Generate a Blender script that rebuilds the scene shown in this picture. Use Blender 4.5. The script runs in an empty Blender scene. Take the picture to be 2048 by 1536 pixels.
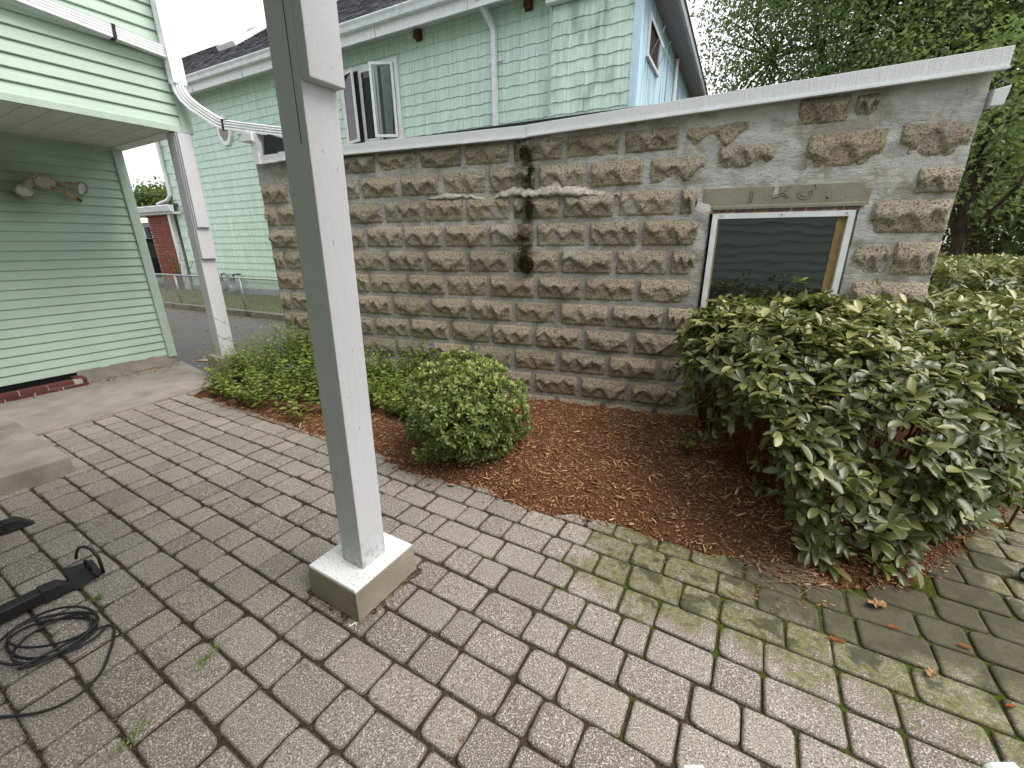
import bpy, bmesh, math, random
import numpy as np
from mathutils import Vector, Matrix, Euler

R = math.radians
rnd = random.Random(7)
nrg = np.random.default_rng(11)
S = bpy.context.scene
COL = S.collection

# ------------------------------------------------------------------ camera
cam_d = bpy.data.cameras.new('camera')
cam = bpy.data.objects.new('camera', cam_d)
COL.objects.link(cam)
cam.location = (0, 0, 1.45)
cam.rotation_euler = (Euler((R(90 - 18.6), 0, 0)).to_matrix() @ Matrix.Rotation(R(-0.5), 3, 'Z')).to_euler()
cam_d.sensor_width = 36
cam_d.lens = 840 / 2048 * 36
cam_d.clip_start = 0.02
cam_d.clip_end = 600
S.camera = cam

# ------------------------------------------------------------------ sky, overcast
world = bpy.data.worlds.new('World')
S.world = world
world.use_nodes = True
wn = world.node_tree.nodes
wl = world.node_tree.links
wn.clear()
SUN_EL, SUN_AZ = R(56), R(118)          # azimuth clockwise from +Y
sky = wn.new('ShaderNodeTexSky')
sky.sky_type = 'NISHITA'
sky.sun_disc = False
sky.sun_elevation = SUN_EL
sky.sun_rotation = SUN_AZ
sky.dust_density = 4
bg1 = wn.new('ShaderNodeBackground')
bg1.inputs[1].default_value = 0.12
wl.new(sky.outputs[0], bg1.inputs[0])
tc = wn.new('ShaderNodeTexCoord')
cl = wn.new('ShaderNodeTexNoise')
cl.inputs['Scale'].default_value = 2.2
cl.inputs['Detail'].default_value = 6
wl.new(tc.outputs['Generated'], cl.inputs['Vector'])
cr = wn.new('ShaderNodeValToRGB')
cr.color_ramp.elements[0].position = 0.25
cr.color_ramp.elements[0].color = (0.44, 0.455, 0.53, 1)
cr.color_ramp.elements[1].position = 0.70
cr.color_ramp.elements[1].color = (0.99, 0.972, 0.972, 1)
wl.new(cl.outputs[0], cr.inputs[0])
bg2 = wn.new('ShaderNodeBackground')
bg2.inputs[1].default_value = 0.80
wl.new(cr.outputs[0], bg2.inputs[0])
mx = wn.new('ShaderNodeMixShader')
mx.inputs[0].default_value = 0.86
wl.new(bg1.outputs[0], mx.inputs[1])
wl.new(bg2.outputs[0], mx.inputs[2])
wo = wn.new('ShaderNodeOutputWorld')
wl.new(mx.outputs[0], wo.inputs[0])

sun_d = bpy.data.lights.new('sun', 'SUN')
sun_d.energy = 1.5
sun_d.angle = R(40)
sun_d.color = (1.0, 0.95, 0.89)
sun = bpy.data.objects.new('sun', sun_d)
COL.objects.link(sun)
sdir = Vector((math.sin(SUN_AZ) * math.cos(SUN_EL), math.cos(SUN_AZ) * math.cos(SUN_EL), math.sin(SUN_EL)))
sun.rotation_euler = sdir.to_track_quat('Z', 'Y').to_euler()
sun.location = (6, 2, 12)

vs = S.view_settings
vs.view_transform = 'Standard'
vs.look = 'None'
vs.exposure = 1.35
vs.gamma = 1
vs.use_curve_mapping = False
S.render.engine = 'CYCLES'
S.cycles.max_bounces = 4
S.cycles.diffuse_bounces = 3
S.cycles.glossy_bounces = 2
S.cycles.transmission_bounces = 2
S.cycles.transparent_max_bounces = 6

# ------------------------------------------------------------------ material helpers
class NT:
    def __init__(s, name):
        s.m = bpy.data.materials.new(name)
        s.m.use_nodes = True
        s.t = s.m.node_tree
        s.t.nodes.clear()
        s.out = s.n('ShaderNodeOutputMaterial')
        s.p = s.n('ShaderNodeBsdfPrincipled')
        s.l(s.p.outputs[0], s.out.inputs[0])
        s._pos = None
    def n(s, t, **k):
        x = s.t.nodes.new(t)
        for a, b in k.items():
            setattr(x, a, b)
        return x
    def l(s, a, b):
        s.t.links.new(a, b)
    def put(s, sock, v):
        if isinstance(v, bpy.types.NodeSocket):
            s.l(v, sock)
        else:
            if sock.type == 'RGBA' and len(v) == 3:
                v = (*v, 1)
            sock.default_value = v
    def pos(s, rot=0.0, scale=(1, 1, 1), off=(0, 0, 0)):
        g = s.n('ShaderNodeNewGeometry')
        v = g.outputs['Position']
        if off != (0, 0, 0):
            a = s.n('ShaderNodeVectorMath', operation='SUBTRACT')
            s.l(v, a.inputs[0]); a.inputs[1].default_value = off
            v = a.outputs[0]
        if rot:
            q = s.n('ShaderNodeVectorRotate', rotation_type='Z_AXIS')
            s.l(v, q.inputs['Vector']); q.inputs['Angle'].default_value = rot
            v = q.outputs[0]
        if scale != (1, 1, 1):
            a = s.n('ShaderNodeVectorMath', operation='MULTIPLY')
            s.l(v, a.inputs[0]); a.inputs[1].default_value = scale
            v = a.outputs[0]
        return v
    def objc(s, scale=(1, 1, 1)):
        v = s.n('ShaderNodeTexCoord').outputs['Object']
        if scale != (1, 1, 1):
            a = s.n('ShaderNodeVectorMath', operation='MULTIPLY')
            s.l(v, a.inputs[0]); a.inputs[1].default_value = scale
            v = a.outputs[0]
        return v
    def noise(s, scale, detail=3, vec=None, rough=0.55):
        x = s.n('ShaderNodeTexNoise')
        x.inputs['Scale'].default_value = scale
        x.inputs['Detail'].default_value = detail
        x.inputs['Roughness'].default_value = rough
        s.l(vec if vec is not None else s.pos(), x.inputs['Vector'])
        return x.outputs[0]
    def vor(s, scale, vec=None, feature='F1'):
        x = s.n('ShaderNodeTexVoronoi', feature=feature)
        x.inputs['Scale'].default_value = scale
        s.l(vec if vec is not None else s.pos(), x.inputs['Vector'])
        return x.outputs[0]
    def rng(s, v, a, b, c=0.0, d=1.0, smooth=True):
        x = s.n('ShaderNodeMapRange')
        if smooth:
            x.interpolation_type = 'SMOOTHSTEP'
        s.put(x.inputs[0], v)
        x.inputs[1].default_value = a; x.inputs[2].default_value = b
        x.inputs[3].default_value = c; x.inputs[4].default_value = d
        return x.outputs[0]
    def mt(s, op, a, b=0.0):
        x = s.n('ShaderNodeMath', operation=op)
        s.put(x.inputs[0], a); s.put(x.inputs[1], b)
        return x.outputs[0]
    def mix(s, f, a, b, mode='MIX'):
        x = s.n('ShaderNodeMix', data_type='RGBA', blend_type=mode)
        s.put(x.inputs[0], f); s.put(x.inputs[6], a); s.put(x.inputs[7], b)
        return x.outputs[2]
    def ramp(s, f, stops):
        x = s.n('ShaderNodeValToRGB')
        e = x.color_ramp.elements
        while len(e) < len(stops):
            e.new(0.5)
        for i, (p, c) in enumerate(stops):
            e[i].position = p
            e[i].color = (*c, 1)
        s.put(x.inputs[0], f)
        return x.outputs[0]
    def sep(s, v):
        x = s.n('ShaderNodeSeparateXYZ')
        s.l(v, x.inputs[0])
        return x.outputs
    def rand(s):
        o = s.n('ShaderNodeObjectInfo').outputs['Random']
        g = s.n('ShaderNodeNewGeometry').outputs['Random Per Island']
        return s.mt('FRACT', s.mt('ADD', o, g))
    def attr(s, name):
        x = s.n('ShaderNodeAttribute', attribute_name=name)
        return x.outputs['Fac']
    def bump(s, h, strength=0.4, dist=0.01):
        x = s.n('ShaderNodeBump')
        x.inputs['Strength'].default_value = strength
        x.inputs['Distance'].default_value = dist
        s.l(h, x.inputs['Height'])
        s.l(x.outputs[0], s.p.inputs['Normal'])
    def fin(s, col, rough=0.7, spec=0.3, metal=0.0):
        s.put(s.p.inputs['Base Color'], col)
        s.put(s.p.inputs['Roughness'], rough)
        s.p.inputs['Specular IOR Level'].default_value = spec
        s.p.inputs['Metallic'].default_value = metal
        return s.m

def plain(name, c, rough=0.6, spec=0.3, metal=0.0, var=0.12, scale=12.0, bump=0.0, bscale=120.0, rv=0.0):
    t = NT(name)
    n = t.noise(scale, 4)
    d = tuple(max(0, x * (1 - var * 1.6)) for x in c)
    e = tuple(min(1, x * (1 + var)) for x in c)
    col = t.ramp(n, [(0.3, d), (0.7, e)])
    if rv:
        col = t.mix(t.mt('MULTIPLY', t.rand(), rv), col, (0, 0, 0))
    if bump:
        t.bump(t.noise(bscale, 3), bump, 0.004)
    return t.fin(col, rough, spec, metal)

PATIO_ROT = R(59.7)       # local x = along house wall, local y = across it
WALL_ROT = R(-20.0)
HOUSE_ROT = R(-27.626)
WALL0 = (0.027, 3.753, 0)
HOUSE0 = (-0.51, 9.13, 0)

def moss_mask(t):
    ab = t.sep(t.pos(rot=-PATIO_ROT))
    a, b = ab[0], ab[1]
    reg = t.mt('MULTIPLY', t.rng(a, 1.12, 1.62), t.rng(b, 1.1, 0.25))
    edge = t.mt('MULTIPLY', t.rng(a, 1.5, 1.95), 0.45)
    return t.mt('MAXIMUM', reg, edge), a, b

def m_paver(edge=False):
    t = NT('dirty_paver_arris' if edge else 'paver')
    r = t.rand()
    base = t.ramp(r, [(0.0, (0.165, 0.146, 0.130)), (0.35, (0.215, 0.194, 0.172)), (0.7, (0.265, 0.238, 0.200)), (1.0, (0.185, 0.166, 0.150))])
    big = t.noise(1.7, 4)
    base = t.mix(t.rng(big, 0.35, 0.7, 0.0, 0.45), base, (0.125, 0.100, 0.080))
    fine = t.noise(210, 3)
    base = t.mix(t.rng(fine, 0.52, 0.62), base, (0.52, 0.48, 0.43))
    base = t.mix(t.mt('MULTIPLY', t.rng(t.noise(190, 2), 0.53, 0.63), 0.85), base, (0.075, 0.064, 0.058))
    base = t.mix(t.rng(t.vor(38), 0.10, 0.05), base, (0.62, 0.60, 0.55))
    mk, a, b = moss_mask(t)
    n = t.noise(5.5, 6, rough=0.65)
    f = t.rng(t.mt('ADD', t.mt('MULTIPLY', mk, 0.55), n), 0.76, 0.98)
    mosscol = t.mix(t.rng(t.noise(45, 4), 0.4, 0.65), (0.140, 0.142, 0.038), (0.070, 0.072, 0.022))
    dark = t.rng(t.mt('ADD', t.mt('MULTIPLY', mk, 0.42), t.noise(9, 5)), 0.93, 1.03)
    base = t.mix(t.mt('MULTIPLY', f, t.rng(t.noise(24, 4, rough=0.7), 0.36, 0.62, 0.35, 0.88)), base, mosscol)
    base = t.mix(t.mt('MULTIPLY', dark, 0.8), base, (0.042, 0.045, 0.022))
    if edge:
        base = t.mix(t.rng(t.noise(30, 4), 0.25, 0.7, 0.15, 0.65), base, (0.065, 0.053, 0.042))
    wet = t.mt('MULTIPLY', t.mt('MULTIPLY', t.rng(a, 1.50, 1.85), t.rng(b, 0.25, -0.35)), t.rng(b, -1.35, -0.95))
    wet = t.rng(t.mt('ADD', t.mt('MULTIPLY', wet, 0.6), t.noise(3.5, 4)), 0.72, 0.98)
    base = t.mix(t.mt('MULTIPLY', wet, 0.82), base, (0.062, 0.056, 0.034))
    t.bump(t.mt('ADD', fine, t.noise(60, 3)), 0.5, 0.004)
    return t.fin(base, 0.82, 0.25)

def m_joint():
    t = NT('joint_soil')
    mk, a, b = moss_mask(t)
    soil = t.ramp(t.noise(60, 5), [(0.3, (0.028, 0.021, 0.016)), (0.7, (0.085, 0.062, 0.046))])
    g = t.ramp(t.noise(70, 4), [(0.3, (0.026, 0.035, 0.006)), (0.7, (0.082, 0.098, 0.018))])
    near = t.mt('MULTIPLY', t.rng(b, 1.2, 0.0), 0.12)
    far = t.mt('MULTIPLY', t.rng(b, 2.6, 3.6), t.rng(a, 1.0, 1.7, 0.0, 0.3))
    f = t.rng(t.mt('ADD', t.mt('ADD', t.mt('ADD', near, far), t.mt('MULTIPLY', mk, 0.40)), t.noise(4, 5)), 0.60, 0.72)
    t.bump(t.noise(140, 4), 0.9, 0.01)
    return t.fin(t.mix(f, soil, g), 0.95, 0.1)

def m_block():
    t = NT('rock_faced_block')
    w = t.pos(rot=-WALL_ROT, off=WALL0)
    sz = t.sep(w)
    r = t.rand()
    base = t.ramp(r, [(0.0, (0.42, 0.345, 0.25)), (0.4, (0.50, 0.425, 0.315)), (0.75, (0.46, 0.40, 0.31)), (1.0, (0.38, 0.325, 0.25))])
    base = t.mix(t.mt('MULTIPLY', t.rng(sz[2], 1.1, 0.2), 0.45), base, (0.46, 0.40, 0.30))
    base = t.mix(t.rng(t.noise(9, 5), 0.45, 0.75, 0, 0.55), base, (0.54, 0.48, 0.38))
    pit = t.noise(85, 3, rough=0.7)
    base = t.mix(t.rng(pit, 0.51, 0.63), base, (0.13, 0.10, 0.068))
    base = t.mix(t.mt('MULTIPLY', t.rng(t.noise(150, 2), 0.58, 0.68), 0.6), base, (0.50, 0.45, 0.36))
    eff = t.mt('MULTIPLY', t.rng(t.noise(3.4, 6, rough=0.7), 0.55, 0.67), t.rng(sz[2], 0.95, 1.5))
    base = t.mix(t.mt('MULTIPLY', eff, 0.75), base, (0.50, 0.48, 0.44))
    crk = t.mt('MULTIPLY', t.rng(t.mt('ABSOLUTE', t.mt('SUBTRACT', sz[0], 0.10)), 0.16, 0.03), t.rng(sz[2], 1.1, 1.3))
    crk = t.mt('MULTIPLY', crk, t.rng(t.noise(12, 4), 0.35, 0.6))
    base = t.mix(t.mt('MULTIPLY', crk, 0.85), base, (0.045, 0.036, 0.024))
    top = t.mt('MULTIPLY', t.rng(sz[2], 1.95, 2.2), t.rng(t.noise(5, 4), 0.4, 0.65))
    base = t.mix(t.mt('MULTIPLY', top, 0.35), base, (0.12, 0.085, 0.055))
    t.bump(t.mt('ADD', pit, t.mt('MULTIPLY', t.noise(28, 5, rough=0.7), 2.0)), 1.0, 0.016)
    return t.fin(base, 0.9, 0.15)

def m_mortar():
    t = NT('mortar')
    w = t.pos(rot=-WALL_ROT, off=WALL0)
    sz = t.sep(w)
    base = t.ramp(t.noise(14, 5), [(0.3, (0.34, 0.33, 0.31)), (0.7, (0.50, 0.48, 0.45))])
    wet = t.pos(rot=-WALL_ROT, off=WALL0, scale=(3.4, 3.4, 6.5))
    n = t.noise(1.7, 6, vec=wet, rough=0.65)
    up = t.mt('ADD', t.mt('MULTIPLY', t.rng(sz[2], 0.9, 1.7), 0.12), t.mt('MULTIPLY', t.rng(sz[0], 0.4, 1.6), t.rng(sz[2], 1.0, 1.6, 0, 0.12)))
    f = t.rng(t.mt('ADD', n, up), 0.54, 0.74)
    base = t.mix(t.mt('MULTIPLY', f, 0.85), base, (0.62, 0.612, 0.605))
    base = t.mix(t.mt('MULTIPLY', t.rng(t.noise(11, 6, rough=0.75), 0.52, 0.64), 0.45), base, (0.27, 0.25, 0.22))
    tan = t.mt('MULTIPLY', t.rng(t.noise(3.2, 6, rough=0.7), 0.49, 0.60), 0.62)
    base = t.mix(tan, base, (0.31, 0.27, 0.21))
    crk = t.mt('MULTIPLY', t.rng(t.mt('ABSOLUTE', t.mt('SUBTRACT', sz[0], 0.12)), 0.07, 0.02), t.rng(sz[2], 1.1, 1.3))
    base = t.mix(t.mt('MULTIPLY', crk, 0.75), base, (0.04, 0.033, 0.022))
    base = t.mix(t.mt('MULTIPLY', t.rng(sz[2], 0.12, 0.0), 0.5), base, (0.14, 0.15, 0.09))
    st = t.pos(rot=-WALL_ROT, off=WALL0, scale=(9, 9, 22))
    t.bump(t.mt('ADD', t.noise(2.2, 6, vec=st, rough=0.75), t.mt('MULTIPLY', t.noise(90, 3), 0.25)), 1.0, 0.022)
    return t.fin(base, 0.92, 0.12)

def m_siding(name, c, grime_shade=False):
    t = NT(name)
    n = t.noise(3.0, 4)
    base = t.mix(t.rng(n, 0.3, 0.7), tuple(x * 0.93 for x in c), c)
    base = t.mix(t.rng(t.noise(26, 4), 0.62, 0.78, 0, 0.18), base, (0.16, 0.17, 0.13))
    if grime_shade:
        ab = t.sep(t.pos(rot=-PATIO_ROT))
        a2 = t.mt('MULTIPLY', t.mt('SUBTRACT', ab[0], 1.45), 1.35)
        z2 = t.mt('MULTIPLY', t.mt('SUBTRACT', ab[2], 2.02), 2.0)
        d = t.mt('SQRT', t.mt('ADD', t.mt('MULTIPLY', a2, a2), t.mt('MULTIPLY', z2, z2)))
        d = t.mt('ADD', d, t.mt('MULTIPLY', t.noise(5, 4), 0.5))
        base = t.mix(t.rng(d, 1.05, 0.30, 0, 0.72), base, (0.085, 0.10, 0.05))  # algae grime, with some of the overhang's shade put into the colour
    t.bump(t.noise(160, 2), 0.12, 0.003)
    return t.fin(base, 0.55, 0.35)

def m_shingle():
    t = NT('wavy_shingle')
    v = t.pos(rot=-HOUSE_ROT, scale=(26, 26, 1.1))
    st = t.noise(1.0, 4, vec=v)
    r = t.rand()
    c = t.mix(t.rng(st, 0.35, 0.68), (0.53, 0.665, 0.575), (0.67, 0.82, 0.725))
    c = t.mix(t.mt('MULTIPLY', r, 0.14), c, (0.40, 0.60, 0.48))
    v2 = t.pos(rot=-HOUSE_ROT, off=HOUSE0)
    s = t.sep(v2)
    gr = t.mt('MULTIPLY', t.rng(s[0], 1.2, 1.7), t.rng(t.noise(1.6, 6, vec=t.pos(scale=(3, 3, 1))), 0.46, 0.68))
    c = t.mix(t.mt('MULTIPLY', gr, 0.5), c, (0.13, 0.17, 0.11))
    t.bump(st, 0.5, 0.006)
    return t.fin(c, 0.75, 0.25)

def m_leaf(name, c1, c2, c3, rough=0.38, spec=0.5, trans=0.35):
    t = NT(name)
    a = t.attr('tint')
    col = t.ramp(a, [(0.0, c1), (0.55, c2), (1.0, c3)])
    back = t.n('ShaderNodeNewGeometry').outputs['Backfacing']
    col = t.mix(t.mt('MULTIPLY', back, 0.45), col, tuple(min(1, x * 1.5 + 0.03) for x in c2))
    t.fin(col, rough, spec)
    tr = t.n('ShaderNodeBsdfTranslucent')
    t.l(t.mix(0.5, col, (0.22, 0.30, 0.04)), tr.inputs[0])
    ms = t.n('ShaderNodeMixShader')
    ms.inputs[0].default_value = trans
    t.l(t.p.outputs[0], ms.inputs[1]); t.l(tr.outputs[0], ms.inputs[2])
    t.l(ms.outputs[0], t.out.inputs[0])
    return t.m

def m_paint(name, c, chip=0.0, grain=True):
    t = NT(name)
    g = t.noise(1.0, 4, vec=t.pos(scale=(60, 60, 5)))
    base = t.mix(t.rng(t.noise(4, 4), 0.3, 0.75, 0, 0.25), c, tuple(x * 0.85 for x in c))
    if chip:
        base = t.mix(t.rng(t.noise(30, 6, rough=0.72), 0.665, 0.70), base, (0.30, 0.29, 0.27))
        z = t.sep(t.pos())[2]
        low = t.mt('MULTIPLY', t.rng(z, 0.34, 0.14), t.rng(t.noise(40, 5), 0.44, 0.62))
        base = t.mix(t.mt('MULTIPLY', t.rng(t.noise(1.0, 5, vec=t.pos(scale=(30, 30, 2.2)), rough=0.7), 0.60, 0.72), 0.30), base, (0.33, 0.33, 0.33))
        base = t.mix(t.mt('MULTIPLY', low, 0.6), base, (0.25, 0.24, 0.22))
    t.bump(t.mt('ADD', g, t.mt('MULTIPLY', t.noise(90, 3), 0.4)), 0.7, 0.005)
    return t.fin(base, 0.5, 0.4)

def m_concrete(name, c, stain=(0.12, 0.105, 0.08), wet=0.5):
    t = NT(name)
    base = t.mix(t.rng(t.noise(6, 5), 0.3, 0.7), tuple(x * 0.78 for x in c), c)
    base = t.mix(t.rng(t.noise(2.2, 5), 0.48, 0.75, 0, wet), base, stain)
    base = t.mix(t.rng(t.noise(190, 2), 0.62, 0.70, 0, 0.7), base, (0.08, 0.07, 0.06))
    base = t.mix(t.rng(t.noise(230, 2), 0.62, 0.70, 0, 0.5), base, (0.55, 0.52, 0.46))
    t.bump(t.mt('ADD', t.noise(120, 3), t.noise(22, 4)), 0.5, 0.006)
    return t.fin(base, 0.85, 0.2)

def m_pier_top():
    t = NT('painted_pier_top')
    c = t.mix(t.rng(t.noise(110, 3), 0.60, 0.66), (0.74, 0.755, 0.76), (0.30, 0.29, 0.27))
    t.bump(t.noise(120, 3), 0.6, 0.005)
    return t.fin(c, 0.55, 0.4)

def m_asphalt():
    t = NT('asphalt')
    c = t.ramp(t.noise(160, 3), [(0.35, (0.060, 0.058, 0.056)), (0.65, (0.17, 0.163, 0.157))])
    c = t.mix(t.rng(t.noise(1.3, 5), 0.4, 0.7, 0, 0.5), c, (0.10, 0.10, 0.105))
    cr_ = t.rng(t.n_edge(3.0) if hasattr(t, 'n_edge') else t.vor(2.2, feature='DISTANCE_TO_EDGE'), 0.012, 0.004)
    c = t.mix(t.mt('MULTIPLY', cr_, 0.7), c, (0.03, 0.03, 0.03))
    t.bump(t.noise(190, 3), 0.7, 0.008)
    return t.fin(c, 0.85, 0.25)

def m_roof():
    t = NT('asphalt_shingle_roof')
    v = t.objc(scale=(7, 7, 1))
    c = t.ramp(t.rand(), [(0.0, (0.035, 0.035, 0.04)), (0.5, (0.065, 0.065, 0.072)), (1.0, (0.10, 0.10, 0.11))])
    c = t.mix(t.rng(t.noise(40, 3), 0.4, 0.7, 0, 0.4), c, (0.12, 0.12, 0.13))
    t.bump(t.noise(90, 3), 0.5, 0.006)
    return t.fin(c, 0.85, 0.2)

def m_glass_dark(name='dark_glass', c=(0.016, 0.019, 0.019), rough=0.035):
    t = NT(name)
    m = t.fin(c, rough, 0.5)
    t.p.inputs['IOR'].default_value = 1.9
    t.bump(t.noise(2.2, 2), 0.25, 0.01)
    return m

def m_glass(name='clear_glass'):
    t = NT(name)
    gl = t.n('ShaderNodeBsdfGlossy'); gl.inputs['Roughness'].default_value = 0.02
    tr = t.n('ShaderNodeBsdfTransparent'); tr.inputs[0].default_value = (0.86, 0.9, 0.9, 1)
    fr = t.n('ShaderNodeFresnel'); fr.inputs[0].default_value = 1.75
    ms = t.n('ShaderNodeMixShader')
    t.l(fr.outputs[0], ms.inputs[0]); t.l(tr.outputs[0], ms.inputs[1]); t.l(gl.outputs[0], ms.inputs[2])
    t.l(ms.outputs[0], t.out.inputs[0])
    return t.m

M = {}
M['paver'] = m_paver()
M['paver_edge'] = m_paver(True)
M['joint'] = m_joint()
M['block'] = m_block()
M['mortar'] = m_mortar()
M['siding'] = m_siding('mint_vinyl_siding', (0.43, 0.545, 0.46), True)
M['siding_up'] = m_siding('mint_vinyl_siding_upper', (0.43, 0.545, 0.46))
M['trim_green'] = plain('mint_trim', (0.40, 0.50, 0.43), 0.5, 0.35, var=0.06)
M['soffit'] = plain('soffit_white', (0.62, 0.64, 0.62), 0.55, 0.3, var=0.08, scale=6)
M['shingle'] = m_shingle()
M['white_metal'] = plain('white_painted_metal', (0.74, 0.76, 0.78), 0.35, 0.5, var=0.10, scale=9)
M['flash'] = m_paint('white_flashing', (0.66, 0.67, 0.69))
M['white_trim'] = plain('white_trim', (0.78, 0.79, 0.79), 0.5, 0.4, var=0.07)
M['post'] = m_paint('white_painted_timber', (0.54, 0.545, 0.56), 1)
M['pier'] = m_concrete('pier_concrete', (0.30, 0.26, 0.20))
M['pier_top'] = m_pier_top()
M['slab'] = m_concrete('weathered_concrete', (0.29, 0.265, 0.228), (0.10, 0.09, 0.07), 0.7)
M['curb'] = m_concrete('curb_concrete', (0.26, 0.24, 0.20), (0.06, 0.055, 0.04), 0.8)
M['asphalt'] = m_asphalt()
M['roof'] = m_roof()
M['pane_dark'] = m_glass_dark()
M['glass'] = m_glass()
M['dark'] = plain('dark_void', (0.012, 0.012, 0.012), 0.9, 0.1)
M['interior'] = plain('dim_interior', (0.05, 0.045, 0.045), 0.9, 0.1)
M['curtain'] = plain('sheer_curtain', (0.50, 0.52, 0.54), 0.85, 0.1)
M['wood'] = plain('weathered_wood', (0.32, 0.23, 0.10), 0.6, 0.3, var=0.2, scale=20)
M['brown_wood'] = plain('brown_stained_wood', (0.10, 0.045, 0.025), 0.6, 0.3, var=0.2)
M['terracotta_bead'] = plain('pinkish_sealant', (0.42, 0.25, 0.18), 0.7, 0.2)
M['lintel'] = m_concrete('lintel_concrete', (0.30, 0.275, 0.22), (0.20, 0.18, 0.14), 0.4)
M['membrane'] = plain('black_membrane', (0.012, 0.012, 0.016), 0.45, 0.4)
M['brick'] = plain('red_brick', (0.31, 0.095, 0.066), 0.85, 0.2, var=0.3, scale=30, bump=0.5, rv=0.35)
M['brick_paint'] = plain('painted_maroon_brick', (0.13, 0.042, 0.04), 0.7, 0.25, var=0.2, scale=30, bump=0.5, rv=0.3)
M['brick_mortar'] = plain('brick_mortar', (0.36, 0.33, 0.30), 0.9, 0.1, bump=0.5)
M['galv'] = plain('galvanised_steel', (0.42, 0.43, 0.44), 0.4, 0.5, 0.6)
M['grey_paint'] = plain('grey_meter_paint', (0.36, 0.38, 0.40), 0.45, 0.4)
M['blue_wall'] = NT('blue_board')
_t = M['blue_wall']
_s = _t.noise(1.0, 5, vec=_t.pos(rot=-HOUSE_ROT, scale=(9, 9, 0.7)), rough=0.65)
_t.bump(_s, 0.4, 0.006)
M['blue_wall'] = _t.fin(_t.mix(_t.rng(_s, 0.50, 0.64), (0.47, 0.66, 0.76), (0.17, 0.26, 0.31)), 0.7, 0.25)
M['blue_trim'] = plain('pale_blue_trim', (0.52, 0.70, 0.80), 0.55, 0.3, var=0.06)
M['black_metal'] = plain('black_powder_coat', (0.014, 0.014, 0.016), 0.4, 0.5, var=0.2, scale=40)
M['rubber'] = plain('black_rubber', (0.016, 0.016, 0.018), 0.55, 0.4, var=0.2)
M['vinyl_pad'] = plain('black_vinyl', (0.018, 0.02, 0.024), 0.3, 0.5)
M['steel'] = plain('steel_bolt', (0.45, 0.45, 0.46), 0.25, 0.5, 0.9)
M['fixture'] = plain('dusty_beige_plastic', (0.40, 0.36, 0.30), 0.55, 0.35, var=0.2, scale=40)
M['lens'] = plain('frosted_lens', (0.55, 0.56, 0.56), 0.15, 0.5)
M['old_plastic'] = plain('yellowed_plastic', (0.38, 0.28, 0.15), 0.5, 0.4)
M['white_plastic'] = plain('white_plastic', (0.80, 0.80, 0.79), 0.4, 0.45, var=0.04)
M['teal'] = plain('teal_plastic', (0.015, 0.12, 0.13), 0.3, 0.5)
M['bark'] = plain('bark', (0.055, 0.042, 0.032), 0.9, 0.1, var=0.35, scale=14, bump=0.8, bscale=30)
M['twig'] = plain('reddish_twig', (0.13, 0.06, 0.035), 0.75, 0.2, var=0.3)
M['stem'] = plain('green_stem', (0.10, 0.13, 0.04), 0.6, 0.3)
M['dry_leaf'] = plain('dry_leaf', (0.34, 0.20, 0.10), 0.75, 0.2, var=0.35, scale=40)
M['cedar'] = plain('rusty_cedar_sprig', (0.34, 0.12, 0.035), 0.7, 0.2, var=0.25, scale=60)
M['straw'] = plain('dry_straw', (0.33, 0.25, 0.16), 0.8, 0.2, var=0.25, scale=50)
M['petal'] = plain('blue_petal', (0.16, 0.24, 0.65), 0.6, 0.3)
M['moss'] = plain('moss', (0.055, 0.055, 0.020), 0.95, 0.1, var=0.5, scale=60)
M['lawn'] = NT('lawn_soil')
_t = M['lawn']
M['lawn'] = _t.fin(_t.ramp(_t.noise(14, 5), [(0.3, (0.16, 0.18, 0.055)), (0.7, (0.28, 0.30, 0.10))]), 0.95, 0.1)
M['ground'] = NT('bare_ground')
_t = M['ground']
M['ground'] = _t.fin(_t.ramp(_t.noise(0.6, 6), [(0.35, (0.05, 0.07, 0.025)), (0.65, (0.10, 0.085, 0.055))]), 0.95, 0.1)
M['mulch_soil'] = NT('mulch_soil')
_t = M['mulch_soil']
_t.bump(_t.noise(120, 4, rough=0.7), 1.0, 0.015)
M['mulch_soil'] = _t.fin(_t.ramp(_t.noise(130, 4), [(0.3, (0.055, 0.025, 0.013)), (0.7, (0.20, 0.092, 0.046))]), 0.95, 0.1)
M['chip'] = NT('bark_chip')
_t = M['chip']
M['chip'] = _t.fin(_t.ramp(_t.attr('tint'), [(0.0, (0.085, 0.040, 0.020)), (0.4, (0.28, 0.138, 0.068)), (0.75, (0.49, 0.28, 0.15)), (1.0, (0.66, 0.50, 0.34))]), 0.85, 0.2)
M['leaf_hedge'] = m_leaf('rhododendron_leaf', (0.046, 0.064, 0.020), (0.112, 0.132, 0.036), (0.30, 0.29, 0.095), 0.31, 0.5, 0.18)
M['leaf_azalea'] = m_leaf('azalea_leaf', (0.045, 0.075, 0.020), (0.145, 0.20, 0.05), (0.36, 0.40, 0.115), 0.36, 0.5, 0.28)
M['leaf_weed'] = m_leaf('weed_leaf', (0.085, 0.135, 0.03), (0.19, 0.26, 0.05), (0.34, 0.39, 0.09), 0.5, 0.35, 0.38)
M['leaf_tree'] = m_leaf('tree_leaf', (0.060, 0.095, 0.034), (0.135, 0.19, 0.070), (0.25, 0.30, 0.125), 0.5, 0.35, 0.38)
M['leaf_far'] = m_leaf('far_tree_leaf', (0.045, 0.075, 0.02), (0.09, 0.135, 0.03), (0.15, 0.19, 0.05), 0.6, 0.3, 0.35)
M['leaf_dry'] = m_leaf('vine_tangle_leaf', (0.06, 0.06, 0.025), (0.13, 0.12, 0.045), (0.24, 0.17, 0.07), 0.6, 0.3, 0.3)
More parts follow.
